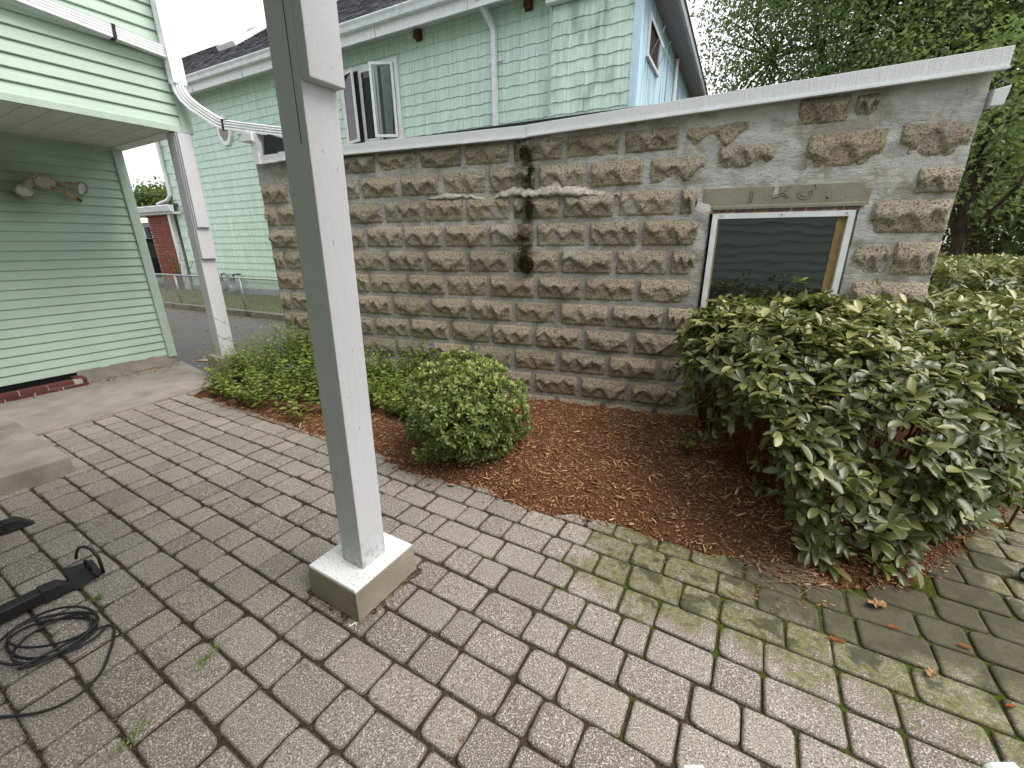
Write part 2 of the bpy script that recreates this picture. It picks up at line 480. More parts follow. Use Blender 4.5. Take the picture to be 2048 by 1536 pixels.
M['grass'] = m_leaf('grass_blade', (0.10, 0.13, 0.03), (0.19, 0.22, 0.055), (0.30, 0.30, 0.11), 0.6, 0.3, 0.3)
M['pale_siding'] = plain('pale_blue_siding', (0.55, 0.60, 0.66), 0.6, 0.3, var=0.05)
M['shutter'] = plain('navy_shutter', (0.03, 0.032, 0.06), 0.6, 0.3)
M['car_paint'] = plain('black_car_paint', (0.01, 0.01, 0.012), 0.25, 0.5)
M['car_glass'] = m_glass_dark('car_glass', (0.02, 0.012, 0.012))
M['rust_lamp'] = plain('amber_lamp', (0.50, 0.16, 0.05), 0.4, 0.5)
M['granular'] = plain('frieze_grey', (0.33, 0.31, 0.32), 0.8, 0.2, var=0.4, scale=60)
M['seam'] = plain('dark_sealant', (0.04, 0.038, 0.036), 0.8, 0.2)

# ------------------------------------------------------------------ object helpers
def link(o, parent=None):
    COL.objects.link(o)
    if parent is not None:
        o.parent = parent
    return o

def thing(name, label, cat, loc=(0, 0, 0), rz=0.0, group=None):
    o = bpy.data.objects.new(name, None)
    o.empty_display_size = 0.1
    o.location = loc
    o.rotation_euler = (0, 0, rz)
    link(o)
    return tag(o, label, cat, group)

def tag(o, label, cat, group=None):
    o['label'] = label
    o['category'] = cat
    if group:
        o['group'] = group
    return o

def obj(name, me, m=None, parent=None, loc=None, rot=None, scale=None):
    o = bpy.data.objects.new(name, me)
    if m is not None and not me.materials:
        me.materials.append(M[m] if isinstance(m, str) else m)
    if loc is not None:
        o.location = loc
    if rot is not None:
        o.rotation_euler = rot
    if scale is not None:
        o.scale = scale
    return link(o, parent)

def struct(o):
    o['kind'] = 'structure'
    return o

def stuff(o):
    o['kind'] = 'stuff'
    return o

class MB:
    """collects shapes into one mesh"""
    def __init__(s):
        s.v = []
        s.f = []
    def add(s, v, f):
        k = len(s.v)
        s.v += [tuple(p) for p in v]
        s.f += [tuple(i + k for i in q) for q in f]
        return s
    def box(s, x0, x1, y0, y1, z0, z1, T=None):
        v = [(x0, y0, z0), (x1, y0, z0), (x1, y1, z0), (x0, y1, z0), (x0, y0, z1), (x1, y0, z1), (x1, y1, z1), (x0, y1, z1)]
        if T is not None:
            v = [tuple(T @ Vector(p)) for p in v]
        return s.add(v, [(0, 3, 2, 1), (4, 5, 6, 7), (0, 1, 5, 4), (1, 2, 6, 5), (2, 3, 7, 6), (3, 0, 4, 7)])
    def hexa(s, b, t):
        v = list(b) + list(t)
        return s.add(v, [(0, 3, 2, 1), (4, 5, 6, 7), (0, 1, 5, 4), (1, 2, 6, 5), (2, 3, 7, 6), (3, 0, 4, 7)])
    def prism(s, prof, fn, t0, t1):
        """prof: closed 2-D outline, fn(u, v, t) -> 3-D"""
        n = len(prof)
        v = [fn(u, w, t0) for u, w in prof] + [fn(u, w, t1) for u, w in prof]
        f = [(i, (i + 1) % n, n + (i + 1) % n, n + i) for i in range(n)]
        f += [tuple(range(n - 1, -1, -1)), tuple(range(n, 2 * n))]
        return s.add(v, f)
    def tube(s, pts, r, seg=8, cap=True):
        pts = [Vector(p) for p in pts]
        rr = r if isinstance(r, (list, tuple)) else [r] * len(pts)
        rings = []
        up = Vector((0, 0, 1))
        prev = None
        for i, p in enumerate(pts):
            d = (pts[min(i + 1, len(pts) - 1)] - pts[max(i - 1, 0)])
            if d.length < 1e-9:
                d = Vector((0, 0, 1))
            d.normalize()
            if prev is None:
                a = d.cross(up if abs(d.z) < 0.95 else Vector((1, 0, 0))).normalized()
            else:
                a = (prev - d * prev.dot(d))
                a = a.normalized() if a.length > 1e-6 else d.orthogonal().normalized()
            prev = a
            b = d.cross(a)
            rings.append([p + (a * math.cos(2 * math.pi * k / seg) + b * math.sin(2 * math.pi * k / seg)) * rr[i] for k in range(seg)])
        v = [q for ring in rings for q in ring]
        f = []
        for i in range(len(pts) - 1):
            for k in range(seg):
                k2 = (k + 1) % seg
                f.append((i * seg + k, i * seg + k2, (i + 1) * seg + k2, (i + 1) * seg + k))
        if cap:
            f += [tuple(range(seg - 1, -1, -1)), tuple(range((len(pts) - 1) * seg, len(pts) * seg))]
        return s.add(v, f)
    def ribbon_pipe(s, pts, w, h, up=Vector((0, 0, 1)), ribs=3):
        """rectangular downspout with shallow ribs swept along pts"""
        prof = []
        for (x0, y0, x1, y1) in ((-1, -1, 1, -1), (1, -1, 1, 1), (1, 1, -1, 1), (-1, 1, -1, -1)):
            nseg = ribs * 2 + 1
            for k in range(nseg):
                t = k / nseg
                d = 1.0 if k % 2 == 0 else 0.90
                x = x0 + (x1 - x0) * t
                y = y0 + (y1 - y0) * t
                prof.append((x * (d if abs(x) > 0.99 and x0 == x1 else 1), y * (d if abs(y) > 0.99 and y0 == y1 else 1)))
        pts = [Vector(p) for p in pts]
        n = len(prof)
        v = []
        for i, p in enumerate(pts):
            d = (pts[min(i + 1, len(pts) - 1)] - pts[max(i - 1, 0)]).normalized()
            a = up.cross(d)
            a = a.normalized() if a.length > 0.05 else Vector((1, 0, 0))
            b = d.cross(a).normalized()
            v += [p + a * (u * w / 2) + b * (q * h / 2) for u, q in prof]
        f = [(i * n + k, i * n + (k + 1) % n, (i + 1) * n + (k + 1) % n, (i + 1) * n + k) for i in range(len(pts) - 1) for k in range(n)]
        f += [tuple(range(n - 1, -1, -1)), tuple(range((len(pts) - 1) * n, len(pts) * n))]
        return s.add(v, f)
    def mesh(s, name='mesh', smooth=False, bevel=0.0, bseg=2):
        me = bpy.data.meshes.new(name)
        me.from_pydata(s.v, [], s.f)
        if bevel:
            bm = bmesh.new()
            bm.from_mesh(me)
            bmesh.ops.bevel(bm, geom=list(bm.edges), offset=bevel, segments=bseg, affect='EDGES', profile=0.6)
            bm.to_mesh(me)
            bm.free()
        if smooth:
            me.polygons.foreach_set('use_smooth', [True] * len(me.polygons))
        me.update()
        return me
    def build(s, name, m, parent=None, smooth=False, bevel=0.0, loc=None, rot=None):
        return obj(name, s.mesh(name, smooth, bevel), m, parent, loc, rot)

def fast_mesh(name, V, T, tint=None, smooth=False):
    """V (n,3), T (m,3) triangles as numpy arrays"""
    me = bpy.data.meshes.new(name)
    me.vertices.add(len(V))
    me.vertices.foreach_set('co', np.asarray(V, np.float32).ravel())
    me.loops.add(len(T) * 3)
    me.loops.foreach_set('vertex_index', np.asarray(T, np.int32).ravel())
    me.polygons.add(len(T))
    me.polygons.foreach_set('loop_start', np.arange(0, len(T) * 3, 3, dtype=np.int32))
    me.polygons.foreach_set('loop_total', np.full(len(T), 3, np.int32))
    if smooth:
        me.polygons.foreach_set('use_smooth', np.ones(len(T), bool))
    if tint is not None:
        at = me.attributes.new('tint', 'FLOAT', 'POINT')
        at.data.foreach_set('value', np.asarray(tint, np.float32))
    me.update(calc_edges=True)
    return me

LEAF_FULL = (np.array([(0, 0, 0), (.34, 0, -.02), (.70, 0, -.03), (1, 0, -.09), (.13, .48, .02), (.42, .98, .07), (.74, .88, .05), (.93, .45, -.03), (.13, -.48, .02), (.42, -.98, .07), (.74, -.88, .05), (.93, -.45, -.03)]),
             np.array([(0, 1, 4), (4, 1, 5), (5, 1, 2), (5, 2, 6), (6, 2, 7), (7, 2, 3), (0, 8, 1), (8, 9, 1), (9, 2, 1), (9, 10, 2), (10, 11, 2), (11, 3, 2)]))
LEAF_MID = (np.array([(0, 0, 0), (.45, 1.0, .10), (1, 0, -.05), (.45, -1.0, .10), (.5, 0, -.03)]),
            np.array([(0, 4, 1), (1, 4, 2), (0, 3, 4), (3, 2, 4)]))
LEAF_LOW = (np.array([(0, 0, 0), (.45, 1.0, .12), (1, 0, 0), (.45, -1.0, .12)]), np.array([(0, 2, 1), (0, 3, 2)]))

def unit(a):
    return a / np.maximum(np.linalg.norm(a, axis=-1, keepdims=True), 1e-9)

def leaves(P, D, N, L, W, tmpl=LEAF_FULL):
    """arrays of leaf positions, axes, normals, lengths, half widths"""
    D = unit(D)
    Sd = unit(np.cross(N, D))
    N2 = np.cross(D, Sd)
    tv, tf = tmpl
    k = len(tv)
    L = np.asarray(L)[:, None, None]
    W = np.asarray(W)[:, None, None]
    V = P[:, None, :] + D[:, None, :] * tv[None, :, 0:1] * L + Sd[:, None, :] * tv[None, :, 1:2] * W + N2[:, None, :] * tv[None, :, 2:3] * L
    F = tf[None] + (np.arange(len(P)) * k)[:, None, None]
    return V.reshape(-1, 3), F.reshape(-1, 3)

def leaf_obj(name, P, D, N, L, W, tint, m, parent, tmpl=LEAF_FULL, smooth=False):
    V, F = leaves(P, D, N, L, W, tmpl)
    me = fast_mesh(name, V, F, np.repeat(tint, len(tmpl[0])), smooth)
    return obj(name, me, m, parent)

def ab(a, b, z=0.0):
    """patio grid to world"""
    c, s_ = math.cos(PATIO_ROT), math.sin(PATIO_ROT)
    return Vector((a * c - b * s_, a * s_ + b * c, z))

def vnoise(x, y, seed=0):
    """cheap smooth value noise for numpy arrays"""
    x = np.asarray(x, float); y = np.asarray(y, float)
    xi, yi = np.floor(x).astype(int), np.floor(y).astype(int)
    xf, yf = x - xi, y - yi
    def h(i, j):
        n = (i * 374761393 + j * 668265263 + seed * 974711) & 0x7fffffff
        n = ((n ^ (n >> 13)) * 1274126177) & 0x7fffffff
        return ((n ^ (n >> 16)) & 0xffff) / 65535.0
    u, v = xf * xf * (3 - 2 * xf), yf * yf * (3 - 2 * yf)
    return (h(xi, yi) * (1 - u) + h(xi + 1, yi) * u) * (1 - v) + (h(xi, yi + 1) * (1 - u) + h(xi + 1, yi + 1) * u) * v

def grid_mesh(name, us, vs_, fn, keep=None, smooth=True):
    U, Vv = np.meshgrid(us, vs_)
    X = fn(U, Vv)
    V = np.stack([np.broadcast_to(c, U.shape) for c in X], -1).reshape(-1, 3)
    nu, nv = len(us), len(vs_)
    I = np.arange(nu * nv).reshape(nv, nu)
    q = np.stack([I[:-1, :-1], I[:-1, 1:], I[1:, 1:], I[1:, :-1]], -1).reshape(-1, 4)
    if keep is not None:
        cu = (U[:-1, :-1] + U[1:, 1:]).ravel() / 2
        cv = (Vv[:-1, :-1] + Vv[1:, 1:]).ravel() / 2
        q = q[keep(cu, cv)]
    T = np.concatenate([q[:, [0, 1, 2]], q[:, [0, 2, 3]]])
    return fast_mesh(name, V, T, smooth=smooth)

# ================================================================== GROUND
g = MB().add([(-150, -60, -0.10), (150, -60, -0.10), (150, 200, -0.10), (-150, 200, -0.10)], [(0, 1, 2, 3)])
struct(g.build('ground', 'ground'))
# driveway: asphalt from the patio out to the kerb of the neighbour's lawn
dr = MB().add([ab(1.9, 4.75, -0.018), ab(14, 1.0, -0.018), ab(26, 22, -0.018), ab(-14, 30, -0.018), ab(-6, 7.4, -0.018), ab(2.2, 6.5, -0.018)], [(0, 1, 2, 3, 4, 5)])
struct(dr.build('driveway', 'asphalt'))
# concrete walk along the house
cw = thing_slab = MB()
pts = [(-3, 4.90), (0.82, 4.88), (2.14, 5.0), (2.30, 5.6), (2.42, 6.42), (-3, 6.42)]
top = [tuple(ab(a, b, 0.012)) for a, b in pts]
bot = [tuple(ab(a, b, -0.09)) for a, b in pts]
n = len(pts)
cw.add(top + bot, [tuple(range(n - 1, -1, -1))] + [(i, (i + 1) % n, n + (i + 1) % n, n + i) for i in range(n)])
walk = struct(cw.build('concrete_walk', 'slab'))

# ------------------------------------------------------------------ patio
patio = MB()
pp = [(-2.6, -4.0), (1.96, -4.0), (1.96, 4.92), (-2.6, 4.92)]
patio.add([tuple(ab(a, b, -0.013)) for a, b in pp], [(3, 2, 1, 0)])
patio.add([tuple(ab(a, b, -0.013)) for a, b in [(1.96, -4.0), (5.2, -4.0), (5.2, -2.3), (3.15, -1.2), (2.4, -0.8), (1.96, -0.3)]], [tuple(range(5, -1, -1))])
patio_o = struct(patio.build('patio', 'joint'))

PITCH = 0.1525
def paver_mesh(w, l, seed):
    """rounded slab, w along a, l along b, top at z=0"""
    q = random.Random(seed)
    out = []
    for cx, cy, a0 in ((1, 1, 0), (-1, 1, 90), (-1, -1, 180), (1, -1, 270)):
        r = q.choice((q.uniform(0.007, 0.016), q.uniform(0.012, 0.032)))
        jx, jy = q.uniform(-0.003, 0.002), q.uniform(-0.003, 0.002)
        x, y = cx * (w / 2 - r + jx), cy * (l / 2 - r + jy)
        for k in range(3):
            t = R(a0 + 45 * k)
            out.append((x + r * math.cos(t), y + r * math.sin(t)))
    n = len(out)
    v = [(x, y, -0.045) for x, y in out]
    v += [(x, y, -0.007) for x, y in out]
    v += [(x * (1 - 0.010 / w), y * (1 - 0.010 / l), -0.0015) for x, y in out]
    v += [(x * (1 - 0.026 / w), y * (1 - 0.026 / l), q.uniform(-0.0005, 0.0008)) for x, y in out]
    f = []
    for rg in range(3):
        f += [(rg * n + i, rg * n + (i + 1) % n, (rg + 1) * n + (i + 1) % n, (rg + 1) * n + i) for i in range(n)]
    f.append(tuple(range(3 * n, 4 * n)))
    return v, f

SIZES = {0: 0.1525, 1: 0.229, 2: 0.1145}
pav_meshes = {}
for ty, ln in SIZES.items():
    for k in range(10):
        v, f = paver_mesh(PITCH - 0.0065, ln - 0.0065, ty * 31 + k)
        me = bpy.data.meshes.new('paver')
        me.from_pydata(v, [], f)
        me.polygons.foreach_set('use_smooth', [i >= 12 and i < 36 for i in range(len(me.polygons))])
        me.materials.append(M['paver'])
        me.materials.append(M['paver_edge'])
        me.polygons.foreach_set('material_index', [1 if i < 24 else 0 for i in range(len(me.polygons))])
        pav_meshes[(ty, k)] = me

def bed_edge(a):
    """b of the bed's right hand rim as a function of a"""
    return float(np.interp(a, [1.88, 1.98, 2.13, 2.41, 2.94, 3.15, 4.5], [-0.2, -0.42, -0.68, -0.88, -1.22, -1.34, -2.1]))

slots = []
row = 0
for k in range(-8, 22):
    a = 0.31 + PITCH * (k + 0.5)
    b = -3.2 + rnd.uniform(-0.2, 0)
    last = rnd.choice((0, 1))
    while b < 5.1:
        ty = 1 - last if rnd.random() < 0.8 else last
        last = ty
        t2 = 2 if (ty == 0 and rnd.random() < 0.18) else ty
        ln = SIZES[t2]
        c = b + ln / 2
        b += ln
        if a > 2.0 and c > bed_edge(a) - 0.02:
            continue
        if c > 4.98 + 0.07 * (a - 0.8):
            continue
        if a < 0.62 and c > 3.92:
            continue
        if 0.86 < a < 1.09 and 1.24 < c < 1.46:
            continue
        slots.append((a, c, t2))
def paver_tr(a, c):
    x = rnd.uniform(-0.0022, 0.0022)
    y = rnd.uniform(-0.0022, 0.0022)
    sink = -0.004 * vnoise(a * 3, c * 3, 3) + rnd.uniform(-0.0025, 0.0025)
    return ab(a + x, c + y, sink), Euler((rnd.uniform(-0.010, 0.010), rnd.uniform(-0.010, 0.010), PATIO_ROT + rnd.uniform(-0.012, 0.012)))
def in_view(p):
    d = p - Vector((0, 0, 1.45))
    cy = d.y * math.cos(R(18.6)) - d.z * math.sin(R(18.6))
    cz = d.y * math.sin(R(18.6)) + d.z * math.cos(R(18.6))
    if cy < 0.1:
        return False
    return abs(d.x / cy) < 1.30 and abs(cz / cy) < 1.0
vis = sorted([s_ for s_ in slots if in_view(ab(s_[0], s_[1]))], key=lambda s_: ab(s_[0], s_[1]).length / SIZES[s_[2]] ** 0.5)
near = vis[:300]
nset = set(near)
rest = [s_ for s_ in slots if s_ not in nset]
for a, c, ty in near:
    loc, rot = paver_tr(a, c)
    obj('paver', pav_meshes[(ty, rnd.randrange(10))], None, patio_o, loc, rot)
far_mb = MB()
for a, c, ty in rest:
    loc, rot = paver_tr(a, c)
    T = Matrix.LocRotScale(loc, rot, None)
    v, f = paver_mesh(PITCH - 0.0065, SIZES[ty] - 0.0065, rnd.randrange(9999))
    far_mb.add([T @ Vector(p) for p in v], f)
fo_ = stuff(far_mb.build('pavers', 'paver', patio_o))
fo_.data.materials.append(M['paver_edge'])
fo_.data.polygons.foreach_set('material_index', [1 if (i % 37) < 24 else 0 for i in range(len(fo_.data.polygons))])

# ------------------------------------------------------------------ mulch bed
def wall_a(b):
    return 3.60 - 0.187 * b
def bed_h(a, b):
    e = 1.845 + 0.10 * (vnoise(b * 3.1, 0 * b, 5) - 0.5) + 0.05 * (vnoise(b * 11, 0 * b, 6) - 0.5)
    e = e + np.interp(b, [-0.6, -0.1, 0.4, 1.1, 1.7, 2.4, 4.0], [0.12, 0.10, 0.03, 0.0, -0.02, -0.02, 0.02])
    d1 = a - e
    rim = np.interp(a, [1.7, 1.88, 1.98, 2.13, 2.41, 2.94, 3.15, 4.5], [0.3, -0.25, -0.48, -0.74, -0.94, -1.28, -1.40, -2.2])
    d2 = (b - rim) * 0.8 + 0.04 * (vnoise(a * 7, b * 7, 8) - 0.5)
    d = np.minimum(d1, d2)
    h = -0.020 + 0.085 * np.clip(d / 0.30, 0, 1) ** 0.7 * np.clip(1.0, 0, 1)
    h = h + np.where(d > 0, 0.016 * (vnoise(a * 9, b * 9, 9) - 0.4) + 0.010 * vnoise(a * 31, b * 31, 10), 0)
    return np.where(d < -0.02, -0.05, h), d
def bed_fn(A, B):
    h, d = bed_h(A, B)
    c, s_ = math.cos(PATIO_ROT), math.sin(PATIO_ROT)
    return A * c - B * s_, A * s_ + B * c, h
bed = obj('mulch_bed', grid_mesh('mulch_bed', np.arange(1.66, 4.25, 0.03), np.arange(-2.4, 4.86, 0.03), bed_fn,
          keep=lambda a, b: (a < wall_a(b) + 0.12) | (b < 0.3)), 'mulch_soil')
struct(bed)
# bark chips: 8-triangle slivers lying in every direction
nch = 36000
A = nrg.uniform(1.66, 4.0, nch * 2); B = nrg.uniform(-1.6, 4.5, nch * 2)
h, d = bed_h(A, B)
ok = (d > -0.05 * nrg.random(len(A)) ** 2) & (A < wall_a(B)) & ((d > 0.0) | (nrg.random(len(A)) < 0.6))
A, B, h, d = A[ok][:nch], B[ok][:nch], h[ok][:nch], d[ok][:nch]
h = np.where(d < 0.02, np.maximum(h, 0.001), h)
c_, s__ = math.cos(PATIO_ROT), math.sin(PATIO_ROT)
P = np.stack([A * c_ - B * s__, A * s__ + B * c_, h + nrg.uniform(0.0, 0.010, len(A))], -1)
th = nrg.uniform(0, 2 * np.pi, len(A))
D = unit(np.stack([np.cos(th), np.sin(th), nrg.normal(0, 0.22, len(A))], -1))
L = nrg.gamma(2.4, 0.0056, len(A)) + 0.004
Wd = L * nrg.uniform(0.10, 0.22, len(A)) + 0.0012
Nn = unit(np.stack([nrg.normal(0, .3, len(A)), nrg.normal(0, .3, len(A)), np.ones(len(A))], -1))
STRAW = (np.array([(0, .6, 0), (0, -.6, 0), (.03, 0, .012), (1, .5, 0), (1, -.5, 0), (.97, 0, .012)]), np.array([(0, 1, 4), (0, 4, 3), (0, 2, 1), (3, 4, 5), (0, 3, 5), (0, 5, 2), (1, 2, 5), (1, 5, 4)]))
CH = (np.array([(0, .6, 0), (0, -.6, 0), (.06, 0, .14), (1, .5, 0), (1, -.5, 0), (.94, 0, .14)]),
      np.array([(0, 1, 4), (0, 4, 3), (0, 2, 1), (3, 4, 5), (0, 3, 5), (0, 5, 2), (1, 2, 5), (1, 5, 4)]))
V, F = leaves(P, D, Nn, L, Wd, CH)
ch = obj('bark_chips', fast_mesh('bark_chips', V, F, np.repeat(np.clip(nrg.beta(1.7, 2.2, len(A)), 0, 1), 6)), 'chip')
stuff(ch)
ch['label'] = 'reddish brown shredded bark mulch covering the bed below the stone wall'
ch['category'] = 'mulch'

# ================================================================== CONCRETE BITS BY THE HOUSE
st = thing('concrete_step', 'thick low concrete step slab at the left edge of the patio', 'step', ab(0.0, 4.6, 0), PATIO_ROT)
MB().box(-2.4, 0.68, -0.76, 0.75, -0.03, 0.118).build('slab', 'slab', st, bevel=0.012)

# ------------------------------------------------------------------ left house
HS = thing('mint_sided_house', 'mint green vinyl sided house with an overhanging upper storey at left', 'house', (0, 0, 0), PATIO_ROT)
# local x = a, local y = b
MB().box(-3.2, 2.33, 6.44, 13, -0.1, 2.5).build('wall', 'siding_up', HS)
MB().box(-3.2, 2.40, 4.985, 13, 2.50, 6.8).build('jettied_wall', 'siding_up', HS)
MB().box(-4.6, -3.1, -9, 13, -0.1, 6.0).build('wing_wall', 'siding_up', HS)
def board_mesh(x0, x1, h, lip):
    v = [(x0, 0.0, h + 0.004), (x1, 0.0, h + 0.004), (x0, -lip * 0.55, h * 0.55), (x1, -lip * 0.55, h * 0.55), (x0, -lip, 0.006), (x1, -lip, 0.006), (x0, -lip * 0.8, 0), (x1, -lip * 0.8, 0), (x0, 0, 0.004), (x1, 0, 0.004)]
    me = bpy.data.meshes.new('siding_board')
    me.from_pydata(v, [], [(0, 2, 3, 1), (2, 4, 5, 3), (4, 6, 7, 5), (6, 8, 9, 7)])
    return me
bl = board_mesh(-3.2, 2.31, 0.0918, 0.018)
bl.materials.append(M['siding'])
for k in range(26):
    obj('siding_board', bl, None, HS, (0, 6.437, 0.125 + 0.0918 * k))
bu = board_mesh(-3.2, 2.375, 0.0925, 0.018)
bu.materials.append(M['siding_up'])
for k in range(44):
    obj('siding_board', bu, None, HS, (0, 4.983, 2.505 + 0.0925 * k))
# boards of the wing behind the camera, only ever seen mirrored in glass
rw = MB()
for k in range(34):
    z = 0.1 + 0.185 * k
    rw.add([(-3.098, -9, z + 0.185), (-3.098, 6.4, z + 0.185), (-3.07, 6.4, z), (-3.07, -9, z), (-3.098, 6.4, z), (-3.098, -9, z)], [(0, 1, 2, 3), (3, 2, 4, 5)])
stuff(rw.build('wing_boards', 'siding_up', HS))
MB().box(2.285, 2.375, 6.395, 6.50, 0.10, 2.47).box(2.345, 2.376, 6.5, 6.62, 0.10, 2.47).build('corner_trim', 'trim_green', HS, bevel=0.004)
MB().box(2.352, 2.445, 4.945, 5.06, 2.458, 6.8).build('corner_trim', 'trim_green', HS, bevel=0.004)
MB().box(-3.2, 2.36, 4.950, 4.99, 2.458, 2.512).build('starter_strip', 'trim_green', HS, bevel=0.003)
# soffit under the overhang, panel by panel
sp = MB().box(0, 0.150, 4.99, 6.43, 0.0, 0.012).mesh('soffit_panel', bevel=0.004, bseg=1)
sp.materials.append(M['soffit'])
for k in range(22):
    obj('soffit_panel', sp, None, HS, (2.28 - 0.155 * (k + 1), 0, 2.474))
MB().box(-3.2, 2.40, 4.99, 6.44, 2.490, 2.500).build('soffit_backing', 'dark', HS)
MB().box(2.275, 2.40, 4.99, 6.44, 2.462, 2.495).build('soffit_edge', 'white_trim', HS)
MB().box(-3.2, 2.28, 6.395, 6.425, 2.440, 2.474).build('soffit_channel', 'trim_green', HS)
# porch deck over the near part of the patio (its post is in the picture)
MB().box(-3.1, 0.97, -0.4, 2.3, 2.66, 2.88).build('porch_deck', 'soffit', HS)
MB().box(-3.1, 1.05, 1.26, 1.40, 2.58, 2.66).build('porch_beam', 'post', HS)
# foundation stub visible at the far corner
fd = MB()
fv = lambda A, B: (A, 6.43 - 0.02 * vnoise(A * 9, B * 9, 2) - 0.10 * np.clip(1 - B / 0.12, 0, 1) * vnoise(A * 5, B * 0, 4), B)
fo = obj('foundation', grid_mesh('foundation', np.linspace(1.42, 2.36, 26), np.linspace(-0.05, 0.14, 8), fv), 'curb', HS)
MB().box(2.33, 2.362, 6.42, 7.2, -0.05, 0.13).build('foundation', 'curb', HS)
MB().add([(0.1, 6.436, -0.1), (1.42, 6.436, -0.1), (1.42, 6.436, 0.13), (0.1, 6.436, 0.13)], [(0, 1, 2, 3)]).build('cellar_opening', 'dark', HS)

# brick window well
WW = thing('brick_window_well', 'low maroon painted brick window well against the green siding', 'window well', ab(0.9, 6.25, 0), PATIO_ROT)
bk = MB().box(-0.098, 0.098, -0.045, 0.045, -0.028, 0.028).mesh('brick', bevel=0.004, bseg=1)
bk.materials.append(M['brick_paint'])
for c in range(2):
    for k in range(6):
        x = 0.44 - 0.206 * (k + (0.5 if c else 0.0))
        obj('brick', bk, None, WW, (x + rnd.uniform(-.003, .003), rnd.uniform(-.004, .004), 0.020 + 0.050 * c), None, (1, 1, 0.80))
    obj('brick', bk, None, WW, (0.505, 0.10, 0.020 + 0.050 * c), (0, 0, R(90)), (1, 1, 0.80))
MB().box(-0.8, 0.50, -0.036, 0.036, 0.0, 0.088).box(0.475, 0.535, 0.036, 0.17, 0.0, 0.086).build('mortar', 'brick_mortar', WW)

MB().add([(-0.8, 0.036, 0.016), (0.47, 0.036, 0.016), (0.47, 0.18, 0.016), (-0.8, 0.18, 0.016)], [(0, 1, 2, 3)]).build('well_floor', 'dark', WW)

# ------------------------------------------------------------------ flood light fixture on the lower wall
FL = thing('security_light', 'beige twin floodlight with drooping motion sensor on the green wall', 'floodlight', ab(1.66, 6.40, 2.06), PATIO_ROT)
pl = MB()
n8 = [(math.cos(R(22.5 + 45 * k)) * 0.105, math.sin(R(22.5 + 45 * k)) * 0.075) for k in range(8)]
pl.prism(n8, lambda u, v, t: (u, t, v), 0.0, -0.022)
pl.build('back_plate', 'fixture', FL, bevel=0.004)
n8b = [(x * 0.8, y * 0.8) for x, y in n8]
MB().prism([(x * 0.86, y * 0.86) for x, y in n8], lambda u, v, t: (u, t, v), -0.0215, -0.0265).build('gasket', 'seam', FL)
MB().prism(n8b, lambda u, v, t: (u, t, v), -0.024, -0.034).build('cover_plate', 'fixture', FL, bevel=0.003)
def lamp(x, d, name):
    d = Vector(d).normalized()
    o = Vector((x, -0.05, 0))
    k = MB()
    k.tube([(x * 0.75, -0.03, 0), (x, -0.05, 0), o + d * 0.03], [0.018, 0.02, 0.022], 10)
    k.tube([o + d * 0.02, o + d * 0.05, o + d * 0.085, o + d * 0.115, o + d * 0.135, o + d * 0.165], [0.028, 0.036, 0.036, 0.055, 0.066, 0.068], 18, cap=False)
    h_ = k.build('lamp_head', 'fixture', FL, smooth=True)
    MB().tube([o + d * 0.135, o + d * 0.150], [0.062, 0.058], 18).build('lens', 'lens', h_, smooth=False)
lamp(-0.115, (-0.55, -0.55, -0.75), 'l')
lamp(0.13, (0.62, -0.70, -0.28), 'r')
sn = MB().tube([(0.03, -0.03, -0.03), (0.07, -0.07, -0.07), (0.10, -0.09, -0.09)], 0.009, 8)
sn.build('sensor_arm', 'old_plastic', FL, smooth=True)
Ts = Matrix.LocRotScale(Vector((0.155, -0.11, -0.125)), Euler((0, R(38), 0)), None)
MB().box(-0.07, 0.07, -0.022, 0.022, -0.020, 0.020, Ts).build('sensor_body', 'old_plastic', FL, bevel=0.006)
MB().box(0.02, 0.062, -0.0245, -0.021, -0.014, 0.014, Ts).build('sensor_window', 'brown_wood', FL)

# ------------------------------------------------------------------ downspouts of the left house
DS = thing('downspout', 'white ribbed downspout bending from the house corner onto the garage roof', 'downspout', (-3.02, 4.51, 0))
o0 = Vector((-3.02, 4.51, 0))
path = [Vector(p) - o0 for p in [(-3.02, 4.51, 4.6), (-3.02, 4.51, 3.4), (-3.02, 4.51, 2.84)]]
MB().ribbon_pipe(path, 0.112, 0.085, up=Vector((0.86, -0.5, 0)), ribs=1).build('vertical_pipe', 'white_metal', DS)
path = [Vector(p) - o0 for p in [(-3.02, 4.51, 2.86), (-3.015, 4.512, 2.79), (-2.99, 4.52, 2.735), (-2.93, 4.53, 2.67), (-2.83, 4.545, 2.60), (-2.76, 4.56, 2.553), (-2.70, 4.575, 2.530)]]
MB().ribbon_pipe(path, 0.085, 0.095, up=Vector((-0.3, 0.9, 0.25)), ribs=3).build('elbow', 'white_metal', DS)
path = [Vector(p) - o0 for p in [(-2.72, 4.57, 2.535), (-2.55, 4.60, 2.518), (-2.10, 4.65, 2.474)]]
MB().ribbon_pipe(path, 0.078, 0.088, up=Vector((-0.3, 0.9, 0.25)), ribs=3).build('spout_pipe', 'white_metal', DS)
path = [Vector(p) - o0 for p in [(-2.715, 4.571, 2.534), (-2.700, 4.574, 2.532)]]
MB().ribbon_pipe(path, 0.098, 0.104, up=Vector((-0.3, 0.9, 0.25)), ribs=1).build('joint_band', 'seam', DS)

